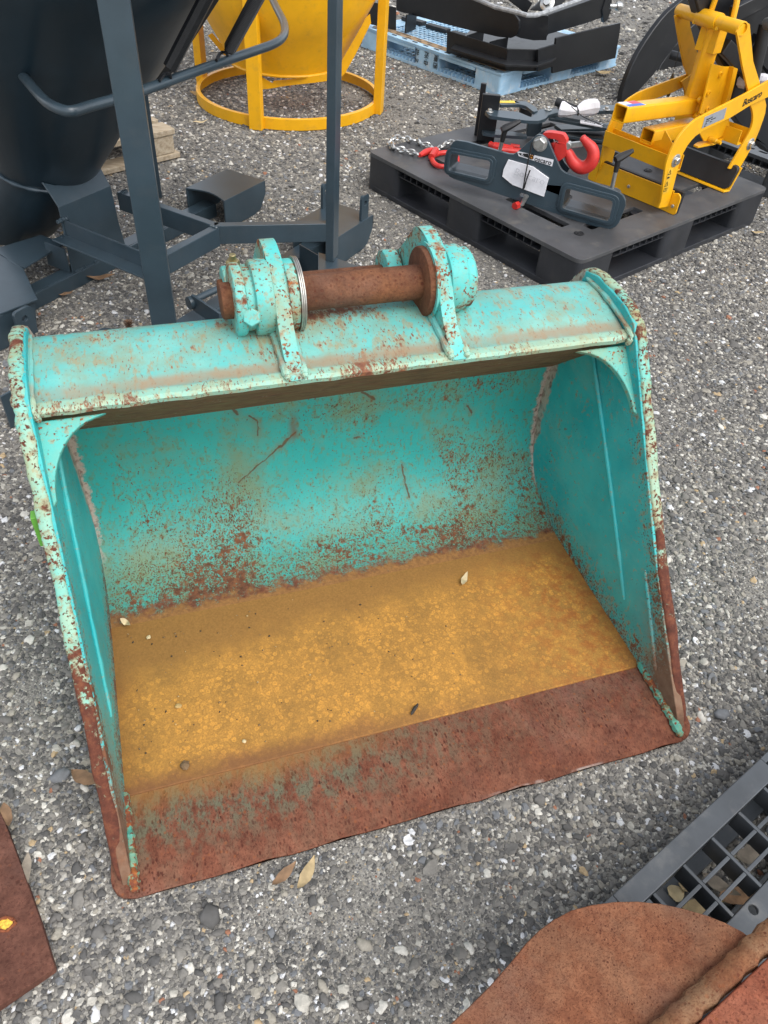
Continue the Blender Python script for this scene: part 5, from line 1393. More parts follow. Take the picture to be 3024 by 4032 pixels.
# ================================================================== timber pallet remnant
M_WOOD = NT('weathered_wood', 0.85, 0, 0.2)
wv = M_WOOD.vm(M_WOOD.co(), (3, 30, 30), rot=(0, 0, -0.6))
M_WOOD.set('Base Color', M_WOOD.ramp(M_WOOD.noise(3, 7, 0.7, wv), [(0.25, (0.20, 0.145, 0.09)), (0.5, (0.42, 0.34, 0.24)), (0.75, (0.55, 0.48, 0.37))]))
M_WOOD.bump(M_WOOD.noise(5, 6, 0.7, wv), 0.4, 0.001)
M_WOOD = M_WOOD.m
wp = wthing('timber_pallet', 'grey weathered wooden pallet corner behind the dark post', 'pallet', G(660, 660, 0))
wa, wb = G(662, 632, 0.004), G(712, 620, 0.004)
wd_ = (wb-wa).normalized(); wr_ = Vector((-wd_.y, wd_.x, 0))
wo = wb-wd_*0.0
def wbox(a0, a1, b0, b1, z0, z1, name):
    q = [wo+wd_*a+wr_*b for a, b in ((a0, b0), (a1, b0), (a1, b1), (a0, b1))]
    MB().hexa([Vector((p.x, p.y, z0)) for p in q]+[Vector((p.x, p.y, z1)) for p in q]).build(name, M_WOOD, wp, 0.004)
wbox(-1.0, 0.0, 0.0, 0.09, 0.004, 0.026, 'bottom_board')
wbox(-1.0, 0.0, 0.50, 0.59, 0.004, 0.026, 'bottom_board')
for a0 in (-0.115, -0.55, -0.98):
    wbox(a0, a0+0.095, 0.006, 0.58, 0.0265, 0.098, 'stringer')
for i in range(5):
    wbox(-1.0, -0.012, 0.0+0.125*i, 0.095+0.125*i, 0.0985, 0.122, 'deck_board')

# ================================================================== blue pallet and the black attachment on it
BO = Vector((0.42, 4.523, 0)); BYAW = math.atan2(0.788, 0.745)
bp_ = thing('plastic_pallet', 'faded light blue plastic pallet under the black steel attachment', 'pallet', BO, BYAW)
BH = 0.112
S_ = 1.1
for nm in ('x',):
    mb = MB()
    fr = [(0, S_, 0, 0.12), (0, S_, S_-0.12, S_), (0, 0.12, 0.12, S_-0.12), (S_-0.12, S_, 0.12, S_-0.12)]
    for (x0, x1, y0, y1) in fr: mb.box(x0, x1, y0, y1, BH-0.014, BH)
    mb.build('deck_frame', M_PLBLU, bp_, 0.002)
    mb = MB()
    for i in range(1, 24):
        x = 0.12+(S_-0.24)*i/24
        mb.box(x-0.0045, x+0.0045, 0.12, S_-0.12, BH-0.012, BH-0.001)
        mb.box(0.12, S_-0.12, x-0.0045, x+0.0045, BH-0.0125, BH-0.0015)
    mb.build('deck_lattice', M_PLBLU, bp_)
for (x0, x1) in ((0, 0.19), (0.455, 0.645), (0.91, 1.1)):
    for (y0, y1) in ((0, 0.19), (0.455, 0.645), (0.91, 1.1)):
        MB().plate(rrect(x0+0.002, x1-0.002, y0+0.002, y1-0.002, 0.015, 3), [], lambda a, b, t: (a, b, t), 0.004, BH-0.0145).build('foot', M_PLBLU, bp_, 0.002)
mb = MB()
for (x0, x1, y0, y1) in ((0.001, S_-0.001, 0.001, 0.10), (0.001, S_-0.001, S_-0.10, S_-0.001), (0.001, 0.10, 0.10, S_-0.10), (S_-0.10, S_-0.001, 0.10, S_-0.10)):
    mb.box(x0, x1, y0, y1, 0.002, 0.016)
for i in range(1, 18):
    x = 0.1+(S_-0.2)*i/18
    mb.box(x-0.003, x+0.003, 0.1, S_-0.1, 0.003, 0.013); mb.box(0.1, S_-0.1, x-0.003, x+0.003, 0.0035, 0.0125)
mb.build('bottom_frame', M_PLBLU, bp_, 0.0)
# little ribs standing on the bottom rail inside each opening
for side in (0, 1):
    for (a0, a1) in ((0.19, 0.455), (0.645, 0.91)):
        mb = MB()
        for i in range(9):
            x = a0+(a1-a0)*(i+0.5)/9
            if side == 0: mb.box(x-0.002, x+0.002, 0.003, 0.05, 0.0165, 0.032)
            else: mb.box(0.003, 0.05, x-0.002, x+0.002, 0.0165, 0.032)
        if side == 0: mb.box(a0, a1, 0.0505, 0.054, 0.0165, 0.032)
        else: mb.box(0.0505, 0.054, a0, a1, 0.0165, 0.032)
        mb.build('rib_strip', M_PLBLU, bp_)
        mb = MB()                       # rim under the deck edge
        if side == 0: mb.box(a0, a1, 0.0, 0.012, BH-0.030, BH-0.0145)
        else: mb.box(0.0, 0.012, a0, a1, BH-0.030, BH-0.0145)
        mb.build('opening_rim', M_PLBLU, bp_, 0.001)
# dirty stripe of printed slots along the near-left edge
M_DIRT = simple('deck_dirt', (0.30, 0.20, 0.11), 0.9, 0, 0.3, 25, 0.3, 200, (0.45, 0.42, 0.38), 0.6)
MB().box(0.045, 0.105, 0.02, 1.05, BH, BH+0.0015).build('worn_strip', M_DIRT, bp_)
for i in range(12):
    for x in (0.058, 0.088, 0.026):
        y = 0.06+0.085*i+(0.03 if x > 0.08 else 0)
        MB().box(x-0.005, x+0.005, y, y+0.035, BH+0.0002, BH+0.0022).build('drain_slot', M_INK, bp_)
# stencilled characters, upside down on the left face
for ch, y, z in (('㈱', 0.475, 0.044), ('中', 0.55, 0.044), ('外', 0.625, 0.044), ('要', 0.475, 0.080), ('返', 0.55, 0.080), ('却', 0.625, 0.080)):
    t_ = text(ch, 0.036, (-0.0008, y, z), (0, 1, 0), (0, 0, -1), M_INK, bp_, 'stencil_mark', 0.0, 0, 0.0004)
att = wthing('loader_attachment', 'black steel attachment of stacked plates lying on the blue pallet', 'attachment', G(2060, 200, BH))
def vtrace(px, a, b, t, name, mat=M_BLACKP, bev=0.002, rad=0.0, off=0.0):
    """upright plate standing on the line a-b (world points)"""
    d = Vector((b.x-a.x, b.y-a.y, 0)).normalized(); n = Vector((d.y, -d.x, 0))
    return trace(MB(), px, a+n*off, n, -t, 0, [], rad).build(name, mat, att, bev)
A0, A1, A2, A3 = G(1757, 206, BH), G(1990, 279, BH), G(2119, 281, BH), G(2423, 232, 0.06)
vtrace([(1760, 121), (1998, 193), (1990, 279), (1757, 206)], A0, A1, 0.012, 'skirt_plate')
vtrace([(1998, 193), (2119, 196), (2119, 281), (1990, 279)], A1, A2, 0.012, 'skirt_plate')
A2b = G(2176, 289, 0.085)
vtrace([(2119, 196), (2188, 175), (2191, 151), (2204, 147), (2444, 90), (2440, 130), (2423, 229), (2176, 289), (2176, 263), (2119, 281)], A2b, A3, 0.012, 'skirt_plate')
# shelf sheet inside the skirt with cross webs
pts = [G(q[0], q[1], BH+0.05) for q in ((1775, 190), (1990, 255), (2115, 258), (2170, 240), (2300, 150), (2050, 90), (1860, 110))]
MB().plate([(p.x, p.y) for p in pts], [], lambda a, b, t: (a, b, t), BH+0.04, BH+0.05).build('shelf_sheet', M_BLACKP, att, 0.001)
for (q0, q1) in (((1840, 140), (1905, 118)), ((1930, 165), (2000, 145)), ((1600, 60), (1640, 45))):
    a, b = G(q0[0], q0[1], BH+0.1), G(q1[0], q1[1], BH+0.1)
    MB().bar(a-Vector((0, 0, 0.045)), b-Vector((0, 0, 0.045)), 0.008, 0.09).build('web', M_BLACKP, att)
# upper frame: broad cheek with rounded nose, then a channel corner and the long right beam
UZ = BH+0.115
C0, C1 = G(1560, 20, UZ), G(2010, 150, UZ)
vtrace([(1560, -120), (1860, -10), (1990, 35), (2025, 55), (2043, 80), (2043, 115), (2035, 138), (2010, 150), (1960, 145), (1810, 110), (1560, 42)], C0, C1, 0.016, 'cheek_plate')
C2, C3 = G(2075, 158, UZ), G(2380, 78, UZ)
vtrace([(2015, 42), (2075, 57), (2130, 60), (2160, 63), (2152, 158), (2100, 159), (2050, 150), (2025, 140)], G(2040, 150, UZ), G(2140, 158, UZ), 0.03, 'corner_casting', M_BLACKP, 0.006)
vtrace([(2140, 60), (2168, 55), (2355, -10), (2420, -40), (2405, 15), (2378, 68), (2300, 95), (2160, 135), (2150, 150)], G(2140, 150, UZ), C3, 0.03, 'beam', M_BLACKP, 0.003)
# pale grey strip along the top edges
def edgebar(qs, z, r, name='pale_edge'):
    return MB().tube([G(q[0], q[1], z) for q in qs], r, 8).build(name, simple('pale_edge_grey', (0.30, 0.31, 0.32), 0.5, 0, 0.3, 40, 0.3), att)
ZT = UZ+0.155
edgebar([(1850, -15), (1950, 28), (2040, 50), (2075, 60), (2110, 60), (2150, 48), (2380, -35)], ZT, 0.011)
vtrace([(2378, 90), (2372, 40), (2398, -40), (2412, -40), (2408, 40), (2392, 80)], C3, C3+(C3-C2), 0.02, 'end_plate', off=0.01)
MB().lathe([(0.012, 0), (0.012, 0.04), (0.02, 0.045), (0.024, 0.06), (0.018, 0.078), (0.004, 0.082)], G(2400, 25, ZT-0.06), (0.8, 0.3, 0), 16).build('ball_pin', M_ZINC, att)
MB().bar(G(1990, -40, ZT), G(2080, 30, ZT-0.08), 0.05, 0.06).build('link', M_BLACKP, att, 0.004)
bolt(G(2155, 14, ZT-0.02), (-0.3, -0.8, 0.5), 0.022, 0.03, 'bolt', M_ZINC, att)
trace(MB(), [(2090, 40), (2140, -10), (2200, -20), (2230, 0), (2200, 30), (2140, 45)], G(2150, 60, ZT-0.1), Vector((0.3, -1, 0.2)), -0.02, 0).build('lug', M_BLACKP, att, 0.003)
for i in range(3):
    MB().bar(G(1590+95*i, 70+29*i, BH+0.012), G(1670+95*i, 93+29*i, BH+0.012), 0.05, 0.02).build('rubber_strip', M_RUBBER, att, 0.003)
vtrace([(1350, -20), (1560, 30), (1560, 120), (1350, 70)], G(1400, 110, BH), G(1560, 120, BH), 0.01, 'skirt_plate')

# ================================================================== black grapple at the right on a third pallet
g0 = G(2944, 598, PH)
p3o = g0-PEY*0.74; p3o.z = 0
p3 = thing('plastic_pallet', 'grey slotted plastic pallet under the black grapple', 'pallet', p3o, PYAW)
hl = []
for i in range(16):
    for j in range(3):
        hl.append(rrect(0.05+0.042*j, 0.068+0.042*j, 0.05+0.063*i+(0.02 if j % 2 else 0), 0.093+0.063*i+(0.02 if j % 2 else 0), 0.004, 1))
for i in range(5):
    for j in range(5):
        hl.append(rrect(0.22+0.155*j, 0.34+0.155*j, 0.20+0.155*i, 0.32+0.155*i, 0.008, 1))
pallet(p3, 1.1, PH, M_PLGRY, hl)
gr = wthing('grapple', 'black round steel grapple with curved tines behind the yellow clamp', 'grapple', p3o+PEX*0.4+PEY*0.7+Vector((0, 0, PH)))
T0 = G(2445, 405, 0.0); gn = Vector((math.sin(math.radians(43)), -math.cos(math.radians(43)), 0))
tine = [(2444, 408), (2449, 365), (2468, 312), (2488, 262), (2513, 211), (2543, 162), (2577, 113), (2604, 78), (2633, 45), (2686, 0), (2760, -60), (2950, -60), (2860, -20), (2770, 60), (2700, 130), (2626, 226), (2569, 301), (2513, 361), (2460, 412)]
trace(MB(), tine, T0, gn, -0.03, 0.0, [], 0.0).build('tine', M_BLACKP, gr, 0.006, 3)
T1 = T0-gn*0.28
trace(MB(), [(2568, 345), (2580, 300), (2610, 245), (2650, 190), (2720, 110), (2800, 30), (2860, -40), (2990, -40), (2880, 80), (2780, 180), (2700, 250), (2645, 305), (2600, 350)], T1, gn, -0.03, 0.0).build('tine', M_BLACKP, gr, 0.006, 3)
T2 = PO+PEX*1.16+PEY*0.25
MB().tube([PLN(2640, 216, T0-gn*0.06, gn), PLN(2640, 216, T0-gn*0.06, gn)+Vector((0.36, -0.14, -0.03))], 0.024, 18).build('cross_tube', M_BLACKP, gr)
fb = [(2720, -60), (3100, -60), (3100, 640), (3020, 600), (2975, 560), (2935, 515), (2900, 470), (2880, 440), (2872, 400), (2890, 330), (2840, 240), (2800, 160), (2760, 80)]
trace(MB(), fb, G(2960, 520, 0.3), Vector((0.45, -0.9, 0)), -0.05, 0.0).build('shell_plate', M_BLACKP, gr, 0.008, 3)
for q0, q1, w in (((2850, 180), (2990, 330), 0.03), ((2960, 160), (3060, 280), 0.035), ((2880, 60), (3040, -20), 0.03)):
    a, b = PLN(q0[0], q0[1], G(2960, 520, 0.3)+Vector((0.2, -0.4, 0))*0.1, Vector((0.45, -0.9, 0))), PLN(q1[0], q1[1], G(2960, 520, 0.3)+Vector((0.2, -0.4, 0))*0.1, Vector((0.45, -0.9, 0)))
    MB().bar(a, b, 0.05, w, Vector((0.45, -0.9, 0))).build('rib', M_BLACKP, gr, 0.004)
cpin = PLN(3015, 95, G(2960, 520, 0.3)+Vector((0.3, -0.6, 0))*0.1, Vector((0.45, -0.9, 0)))
MB().lathe([(0.02, 0), (0.022, 0.01), (0.022, 0.05), (0.012, 0.055)], cpin, (0.45, -0.9, 0.2), 16).build('hose_fitting', M_ZINC, gr)
MB().tube([cpin, cpin+Vector((0.01, -0.01, -0.1)), cpin+Vector((0.03, 0, -0.22))], 0.022, 14).build('hose', M_RUBBER, gr)
rl = [PLN(q[0], q[1], P3(1.03, 0.3, 0), PEX) for q in ((2878, 296), (2915, 312), (2960, 322), (3030, 318))]
rp = wthing('paper_roll', 'white rolled papers in clear film behind the yellow scissor leg', 'paper', rl[1])
MB().tube(spline(rl, 4), [0.016, 0.022, 0.026, 0.028, 0.028, 0.027, 0.026, 0.027, 0.028, 0.028, 0.027, 0.024, 0.018], 9).build('roll', M_PAPER, rp, 0, smooth=False)
MB().tube([rl[2]+Vector((-0.03, -0.03, 0.01)), rl[2]+Vector((0, -0.03, 0.032)), rl[2]+Vector((0.03, 0.0, 0.012))], 0.002, 6).build('tie', M_WIRE, rp)
# ================================================================== grey lattice pallet, near right
GO, GYAW = Vector((0.351, 0.408, 0)), math.radians(40.1)
gex = Vector((math.cos(GYAW), math.sin(GYAW), 0)); gey = Vector((math.sin(GYAW), -math.cos(GYAW), 0))   # gey toward the camera right
GH = 0.13
gp = thing('plastic_pallet', 'grey plastic pallet with open lattice deck beside the bucket, dry leaves inside', 'pallet', GO, GYAW)
def gbox(s0, s1, t0, t1, z0, z1, name, bev=0.0015):
    return MB().box(s0, s1, -t1, -t0, z0, z1).build(name, M_PLGRY, gp, bev)
SL, SE, TE = -0.055, 1.045, 1.10
# deck perimeter and strips
slots_ = [(-0.012, 0.022), (0.386, 0.425)]
edges_ = [SL]+[e for p in slots_ for e in p]+[SE]
for i in range(0, len(edges_), 2):
    gbox(edges_[i], edges_[i+1], 0.0, 0.033, GH-0.008, GH, 'deck_rail', 0.002)
for (s0, s1) in slots_:
    gbox(s0+0.0002, s1-0.0002, 0.0, 0.010, GH-0.008, GH-0.0002, 'deck_rail', 0.001)
    gbox(s0+0.0002, s1-0.0002, 0.025, 0.033, GH-0.008, GH-0.0002, 'deck_rail', 0.001)
hole = circ(0.172, -0.131, 0.007, 14)
MB().plate([(SL, -0.19), (SE, -0.19), (SE, -0.1195), (SL, -0.1195)], [hole], lambda a, b, t: (a, b, t), GH-0.008, GH-0.0005).build('deck_strip', M_PLGRY, gp, 0.0015)
gbox(SL, 0.062, 0.0335, 0.119, GH-0.03, GH-0.0002, 'deck_strip')
# lattice ribs
for i in range(14):
    s = 0.0725+0.0685*i
    gbox(s-0.0028, s+0.0028, 0.0335, 0.119, GH-0.042, GH-0.0004, 'rib', 0.001)
for t in (0.066, 0.0945):
    for i in range(14):
        s = 0.0725+0.0685*i
        gbox(s+0.0032, s+0.0685-0.0032, t-0.0028, t+0.0028, GH-0.042, GH-0.0006, 'rib', 0.001)
for j in range(5):
    gbox(SL, SE, 0.26+0.17*j, 0.33+0.17*j, GH-0.012, GH, 'deck_strip')
# outer wall, lower frame, feet
gbox(SL+0.001, SE-0.001, 0.004, 0.009, GH-0.035, GH-0.0085, 'side_wall', 0.001)
gbox(SL, SE, 0.0275, 0.0325, GH-0.05, GH-0.0085, 'side_wall', 0.001)
gbox(SL, SE, 0.1197, 0.125, GH-0.05, GH-0.009, 'side_wall', 0.001)
gbox(SL, SE, 0.020, 0.052, 0.003, 0.022, 'bottom_rail')
gbox(SL, SE, 0.115, 0.18, 0.003, 0.020, 'bottom_rail')
for s in (SL+0.001, 0.40, 0.86):
    for t in (0.004, 0.48, 0.93):
        gbox(s, s+0.17, t, t+0.15, 0.006, GH-0.0505, 'foot')

# ================================================================== rusted bucket at the near right
M_RUST2 = rust_material('plate_rust', (0.20, 0.072, 0.034), (0.275, 0.108, 0.052), (0.075, 0.020, 0.010), 260, (1, 1, 1), 0.2, 0.25)
M_RUST3 = rust_material('red_rust', (0.25, 0.068, 0.034), (0.34, 0.125, 0.070), (0.10, 0.024, 0.013), 150, (1, 1, 1), 0.0, 0.6)
RZ = 0.235
rb = wthing('rusted_bucket', 'brown rusted steel bucket lying on its side over the grey pallet', 'bucket', G(2500, 3800, GH))
arcp = [(1690, 4110), (1765, 4040), (1850, 3960), (1930, 3880), (2010, 3790), (2070, 3715), (2120, 3665), (2180, 3620), (2250, 3583), (2330, 3562), (2420, 3550), (2510, 3548), (2600, 3557), (2690, 3576), (2780, 3602), (2860, 3634), (2925, 3668)]
rpts = [G(q[0], q[1], RZ) for q in arcp]
extra = [G(3120, 3600, RZ), G(3120, 4300, RZ), G(1690, 4300, RZ)]
poly = [(p.x, p.y) for p in rpts]
side_poly = poly+[(p.x, p.y) for p in (G(2990, 3720, RZ), G(2560, 4110, RZ), G(1900, 4250, RZ))]
MB().plate(side_poly, [], lambda a, b, t: (a, b, t), RZ-0.011, RZ).build('side_plate', M_RUST2, rb, 0.0025)
# wrapper sheet following the curved edge below the side plate
mb = MB()
cen = Vector((0.33, 0.16))
inn = []
for (x, y) in poly:
    d = (cen-Vector((x, y))).normalized(); inn.append((x+d.x*0.020, y+d.y*0.020))
inn2 = []
for (x, y) in poly:
    d = (cen-Vector((x, y))).normalized(); inn2.append((x+d.x*0.032, y+d.y*0.032))
for i in range(len(inn)-1):
    a, b, c, d = inn[i], inn[i+1], inn2[i+1], inn2[i]
    mb.hexa([(a[0], a[1], GH+0.002), (b[0], b[1], GH+0.002), (c[0], c[1], GH+0.002), (d[0], d[1], GH+0.002), (a[0], a[1], RZ-0.0115), (b[0], b[1], RZ-0.0115), (c[0], c[1], RZ-0.0115), (d[0], d[1], RZ-0.0115)])
mb.build('wrapper_sheet', M_RUST2, rb)
# ridge: thick strip with a weld, and the red plate beyond it
r0, r1 = G(3080, 3590, RZ+0.02), G(2470, 4150, RZ+0.02)
rd = (r1-r0).normalized(); rs = Vector((-rd.y, rd.x, 0))
if rs.x < 0: rs = -rs
prof = [(-0.006, -0.020), (-0.005, -0.008), (0.000, -0.002), (0.008, 0.001), (0.018, -0.001), (0.024, -0.018)]
secs = []
for i in range(31):
    p = r0+(r1-r0)*(i/30)
    wv_ = 0.0012*math.sin(i*1.7)+0.0008*math.sin(i*4.1)
    secs.append([p+rs*(a+wv_)+Vector((0, 0, b+wv_*0.8)) for a, b in prof])
MB().sweep(secs).build('edge_strip', rust_material('edge_rust', (0.20, 0.075, 0.032), (0.30, 0.16, 0.08), (0.10, 0.026, 0.012), 170, (1, 1, 1), 0.3, 0.4), rb, 0.001)
pl_ = [r0+rs*0.024, r1+rs*0.024, r1+rs*0.34+Vector((0, 0, 0.05)), r0+rs*0.34+Vector((0, 0, 0.05))]
MB().hexa([q-Vector((0, 0, 0.016)) for q in pl_]+[q-Vector((0, 0, 0.004)) for q in pl_]).build('shell_plate', M_RUST3, rb, 0.002)

# ================================================================== flat rusted plate at the near left
sp_ = [G(q[0], q[1], 0.022) for q in ((-40, 3110), (20, 3240), (95, 3440), (160, 3625), (212, 3795), (213, 3812), (200, 3822), (0, 3960), (-120, 4035), (-300, 3900), (-300, 3300))]
slab = MB().plate([tuple(q) for q in fillet([(p.x, p.y) for p in sp_], 0.004, 2, True)], [], lambda a, b, t: (a, b, t), 0.004, 0.022).build('steel_plate', rust_material('slab_rust', (0.105, 0.042, 0.028), (0.155, 0.066, 0.044), (0.06, 0.020, 0.013), 110, (1, 1, 1), 0.0, 0.2), None, 0.003)
tag(slab, 'thick flat rusted steel plate lying beside the teal bucket', 'steel plate')
hp = G(22, 3640, 0.022)
mb = MB(); P_ = [hp+Vector((0.012*math.cos(a)*(1+0.2*math.sin(3*a)), 0.009*math.sin(a), 0.001)) for a in [2*math.pi*i/20 for i in range(20)]]
mb.tube(P_, [0.0022+0.0008*math.sin(i*2.3) for i in range(20)], 7, closed=True)
o = mb.build('burr_ring', rust_material('burr', (0.20, 0.06, 0.03), (0.30, 0.10, 0.04), (0.08, 0.02, 0.01), 200), slab)
MB().lathe([(0.010, 0.0226), (0.004, 0.0236), (0.0006, 0.0232)], (hp.x, hp.y, 0), (0, 0, 1), 12).build('paint_mark', simple('yellow_mark', (0.72, 0.42, 0.05), 0.6, 0, 0.4, 300, 0.3), slab)

# ================================================================== dry leaves, pebbles and bits
def leaf_mesh(seed, L, W, curl):
    rg = random.Random(seed)
    vs_, fs_ = [], []
    n = 8
    for i in range(n+1):
        t = i/n
        w = W*(math.sin(math.pi*t**0.85)**0.9)*0.5*(1+0.12*rg.uniform(-1, 1))+0.0004
        z = curl*(4*(t-0.5)**2)*L+0.002*math.sin(t*9+seed)
        bend = 0.05*L*math.sin(t*3+seed)
        lift = curl*W*0.9
        for s_ in (-1, 0, 1):
            vs_.append(((t-0.5)*L, s_*w+bend, z+abs(s_)*lift))
    for i in range(n):
        for s_ in range(2):
            a = i*3+s_
            fs_.append((a, a+1, a+4, a+3))
    vs2 = [(x, y, z+0.0006) for x, y, z in vs_]
    N = len(vs_)
    fs2 = [tuple(reversed(f)) for f in fs_]+[tuple(i+N for i in f) for f in fs_]
    loop = [i*3 for i in range(n+1)]+[n*3+1, n*3+2]+[i*3+2 for i in range(n-1, -1, -1)]+[1]
    for a, b in zip(loop, loop[1:]+loop[:1]):
        fs2.append((a, b, b+N, a+N))
    return vs_+vs2, fs2
LEAFM = [simple('leaf_tan', (0.40, 0.30, 0.16), 0.8, 0, 0.25, 40, 0.3), simple('leaf_brown', (0.22, 0.13, 0.07), 0.8, 0, 0.3, 40, 0.3), simple('leaf_pale', (0.58, 0.47, 0.28), 0.8, 0, 0.2, 40, 0.3), simple('leaf_grey', (0.26, 0.22, 0.17), 0.85, 0, 0.25, 40, 0.3)]
def leaf(P, L, W, yaw, mi, label, group=None, curl=0.10, tilt=0.0):
    v, f = leaf_mesh(int(abs(P.x*1000)+abs(P.y*777)) % 97, L, W, curl)
    o = MB().add(v, f).build('dry_leaf', LEAFM[mi], None, 0, angle=70)
    o.location = P+Vector((0, 0, 0.003)); o.rotation_euler = (tilt, tilt*0.5, yaw)
    return tag(o, label, 'leaf', group)
bw = lambda u, v, w: Vector((BK_O[0]+math.cos(BK_YAW)*u-math.sin(BK_YAW)*v, BK_O[1]+math.sin(BK_YAW)*u+math.cos(BK_YAW)*v, w))
FZ = 0.0285
leaf(G(1828, 2288, FZ), 0.036, 0.012, 1.15, 2, 'pale curled leaf lying on the orange bucket floor', None, 0.15)
leaf(G(497, 2458, 0.036), 0.024, 0.010, -0.4, 2, 'small pale leaf scrap against the brown back of the bucket', None, 0.2, 0.2)
leaf(G(1205, 3440, 0.012), 0.055, 0.017, 1.2, 0, 'tan leaf tucked under the bucket lip', None, 0.1)
leaf(G(1120, 3445, 0.012), 0.050, 0.014, 1.0, 1, 'dark brown leaf tucked under the bucket lip')
leaf(G(340, 3065, 0.012), 0.055, 0.022, -0.35, 1, 'brown leaf under the left side of the bucket')
leaf(G(110, 3440, 0.012), 0.060, 0.016, -1.25, 3, 'long grey leaf against the flat rusted plate', None, 0.05)
leaf(G(30, 3215, 0.012), 0.045, 0.016, -1.1, 1, 'brown leaf at the tip of the flat rusted plate')
leaf(G(400, 1098, 0.012), 0.085, 0.026, 0.55, 1, 'long brown leaf beside the dark base angle of the hopper')
leaf(G(262, 1160, 0.012), 0.045, 0.014, 0.7, 1, 'small brown leaf at the end of the dark base angle')
leaf(G(880, 952, 0.012), 0.050, 0.018, -0.2, 0, 'tan leaf under the cranked stay of the dark hopper', None, 0.1)
leaf(G(1030, 958, 0.012), 0.055, 0.014, -0.1, 1, 'brown leaf below the cranked stay beside the bucket ear')
leaf(G(2982, 918, 0.012), 0.055, 0.016, 0.15, 0, 'tan leaf on the gravel beside the black pallet', None, 0.05)
leaf(G(2372, 292, 0.012), 0.10, 0.055, 0.3, 0, 'broad dry leaf on the gravel by the blue pallet', None, 0.12)
leaf(G(1180, 490, 0.012), 0.06, 0.018, 0.6, 2, 'pale leaf on the gravel inside the yellow ring', None, 0.1)
leaf(G(790, 485, 0.012), 0.07, 0.018, 0.4, 2, 'pale leaf on the gravel left of the yellow ring', None, 0.1)
leaf(G(2670, 1156, 0.012), 0.026, 0.010, -0.3, 0, 'small orange tan leaf on the gravel right of the bucket')
leaf(G(762, 372, 0.014), 0.06, 0.03, 1.2, 0, 'brown leaf leaning on the yellow ring', None, 0.1, 0.5)
for (qx, qy, L, W, yaw, mi, lb) in ((2655, 3520, 0.030, 0.024, 0.5, 2, 'pale broken leaf in the lattice pallet by the rusted bucket'), (2750, 3565, 0.075, 0.022, 0.15, 0, 'long tan leaf in the lattice pallet, lowest of the three'), (2905, 3530, 0.085, 0.024, 0.35, 1, 'long brown leaf in the lattice pallet, under two cells'), (2950, 3360, 0.070, 0.026, 0.45, 3, 'grey brown leaf in the lattice pallet, near its middle rib'), (2700, 3480, 0.04, 0.02, 1.0, 0, 'tan curled leaf in the corner cell of the lattice pallet'), (2830, 3490, 0.06, 0.02, -0.6, 3, 'grey leaf in the middle row of the lattice pallet')):
    leaf(G(qx, qy, 0.024), L, W, yaw, mi, lb, 'leaves caught in the lattice pallet', 0.12, 0.1)
# pine cone like seed on the gravel
sc = G(508, 1284, 0.014)
mb = MB()
for i in range(40):
    a = i*2.4; t = i/40
    r = 0.014*math.sin(math.pi*(0.15+0.75*t)); z = 0.024*t
    o = Vector((sc.x, sc.y, 0.004+z)); d = Vector((math.cos(a), math.sin(a), 0.5)).normalized()
    s = d.cross(Vector((0, 0, 1))).normalized()*0.0035
    b = o+d*r*0.4; e = o+d*(r+0.003)
    mb.add([b-s*0.5, b+s*0.5, e+s*0.6+Vector((0, 0, 0.002)), e-s*0.6+Vector((0, 0, 0.002)), o+Vector((0, 0, 0.001))], [(0, 1, 2, 3), (0, 3, 4), (1, 4, 2), (3, 2, 4)])
tag(mb.build('seed_cone', simple('cone_brown', (0.16, 0.09, 0.05), 0.9), None, 0, smooth=False), 'small brown seed cone on the gravel behind the bucket beam', 'cone')
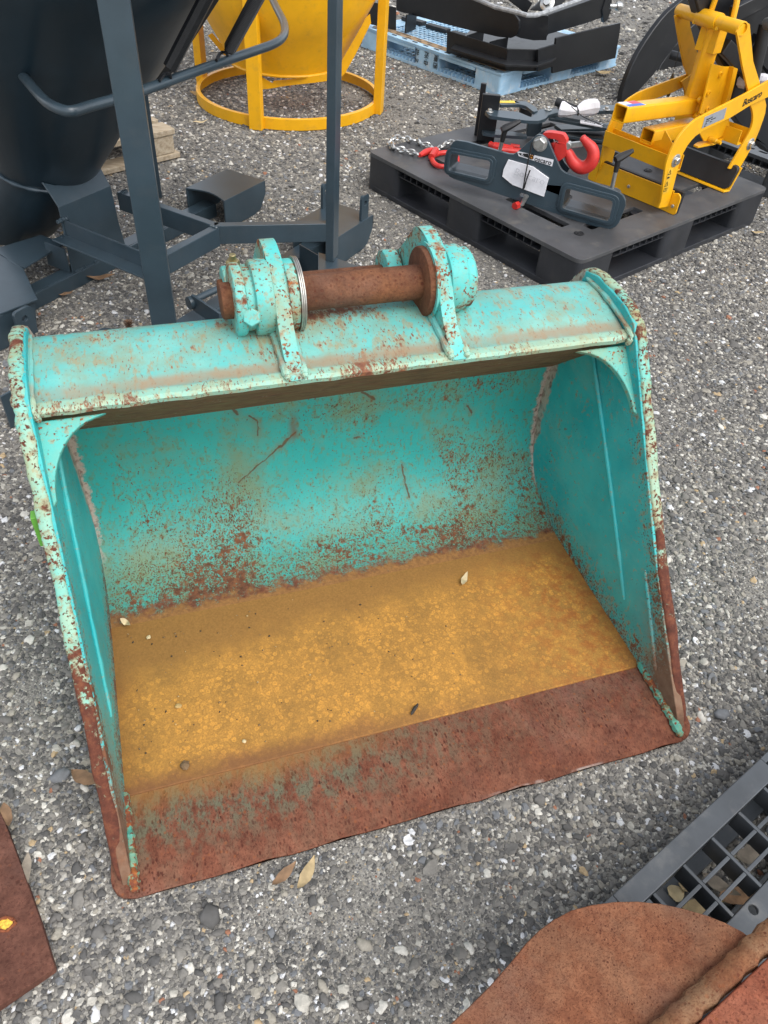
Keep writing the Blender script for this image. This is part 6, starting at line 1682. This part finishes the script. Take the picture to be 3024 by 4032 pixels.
# crumbs inside the bucket
def pebble(P, r, col, label, cat='pebble', sx=1.0, sy=1.0, sz=0.7, yaw=0, group=None, seed=0):
    bm = bmesh.new(); bmesh.ops.create_icosphere(bm, subdivisions=2, radius=r)
    rg = random.Random(seed+int(P.x*9999))
    for v in bm.verts:
        k = 1+0.22*rg.uniform(-1, 1)
        v.co = Vector((v.co.x*sx*k, v.co.y*sy*k, v.co.z*sz*k))
    me = bpy.data.meshes.new('pebble'); bm.to_mesh(me); bm.free()
    me.materials.append(col)
    o = bpy.data.objects.new('pebble' if cat == 'pebble' else cat.replace(' ', '_'), me); COL.objects.link(o)
    o.location = (P.x, P.y, P.z+r*sz*0.75); o.rotation_euler = (0, 0, yaw)
    return tag(o, label, cat, group)
PM = [simple('crumb_tan', (0.42, 0.28, 0.11), 0.9), simple('crumb_brown', (0.16, 0.10, 0.05), 0.9), simple('crumb_pale', (0.58, 0.47, 0.27), 0.9), simple('crumb_dark', (0.035, 0.028, 0.022), 0.8)]
pebble(G(728, 3018, FZ), 0.0085, PM[1], 'largest brown stone on the orange bucket floor, near the lip', seed=1)
pebble(G(1632, 2795, FZ), 0.0065, PM[3], 'dark charred twig piece on the orange bucket floor', 'twig', 1.9, 0.55, 0.5, 1.1)
pebble(G(702, 2782, FZ), 0.0045, PM[0], 'pale flat pebble on the left of the orange bucket floor', sx=1.5, sz=0.5)
pebble(G(962, 2920, FZ), 0.0034, PM[2], 'pale pebble near the front of the orange bucket floor')
pebble(G(586, 2512, FZ+0.003), 0.0040, PM[2], 'round pale pebble at the rear left of the bucket floor')
# fine grit dropped on the floor: too small to count
rg = random.Random(11)
gv, gf = [], []
for i in range(110):
    u = min(-0.46+0.62*rg.random()**1.4, 0.42); v = 0.19+0.30*rg.random()
    r = rg.uniform(0.0010, 0.0026)
    P = bw(u, v, 0.0277+r*0.5)
    o = len(gv)
    for d in ((1, 0, 0), (0, 1, 0), (-1, 0, 0), (0, -1, 0), (0, 0, 1), (0, 0, -0.6)):
        gv.append((P.x+d[0]*r*rg.uniform(0.7, 1.3), P.y+d[1]*r*rg.uniform(0.7, 1.3), P.z+d[2]*r*0.8))
    gf += [(o, o+1, o+4), (o+1, o+2, o+4), (o+2, o+3, o+4), (o+3, o, o+4), (o+1, o, o+5), (o+2, o+1, o+5), (o+3, o+2, o+5), (o, o+3, o+5)]
gm_ = NT('grit', 0.9)
gm_.set('Base Color', gm_.ramp(gm_.sep(gm_.vor(160, None, 'Color'))[0], [(0, (0.05, 0.035, 0.02)), (0.45, (0.20, 0.12, 0.05)), (0.8, (0.42, 0.29, 0.13))], True))
go_ = MB().add(gv, gf).build('grit', gm_.m, None, 0, smooth=False)
tag(go_, 'fine brown grit scattered on the orange bucket floor', 'grit', None, 'stuff')
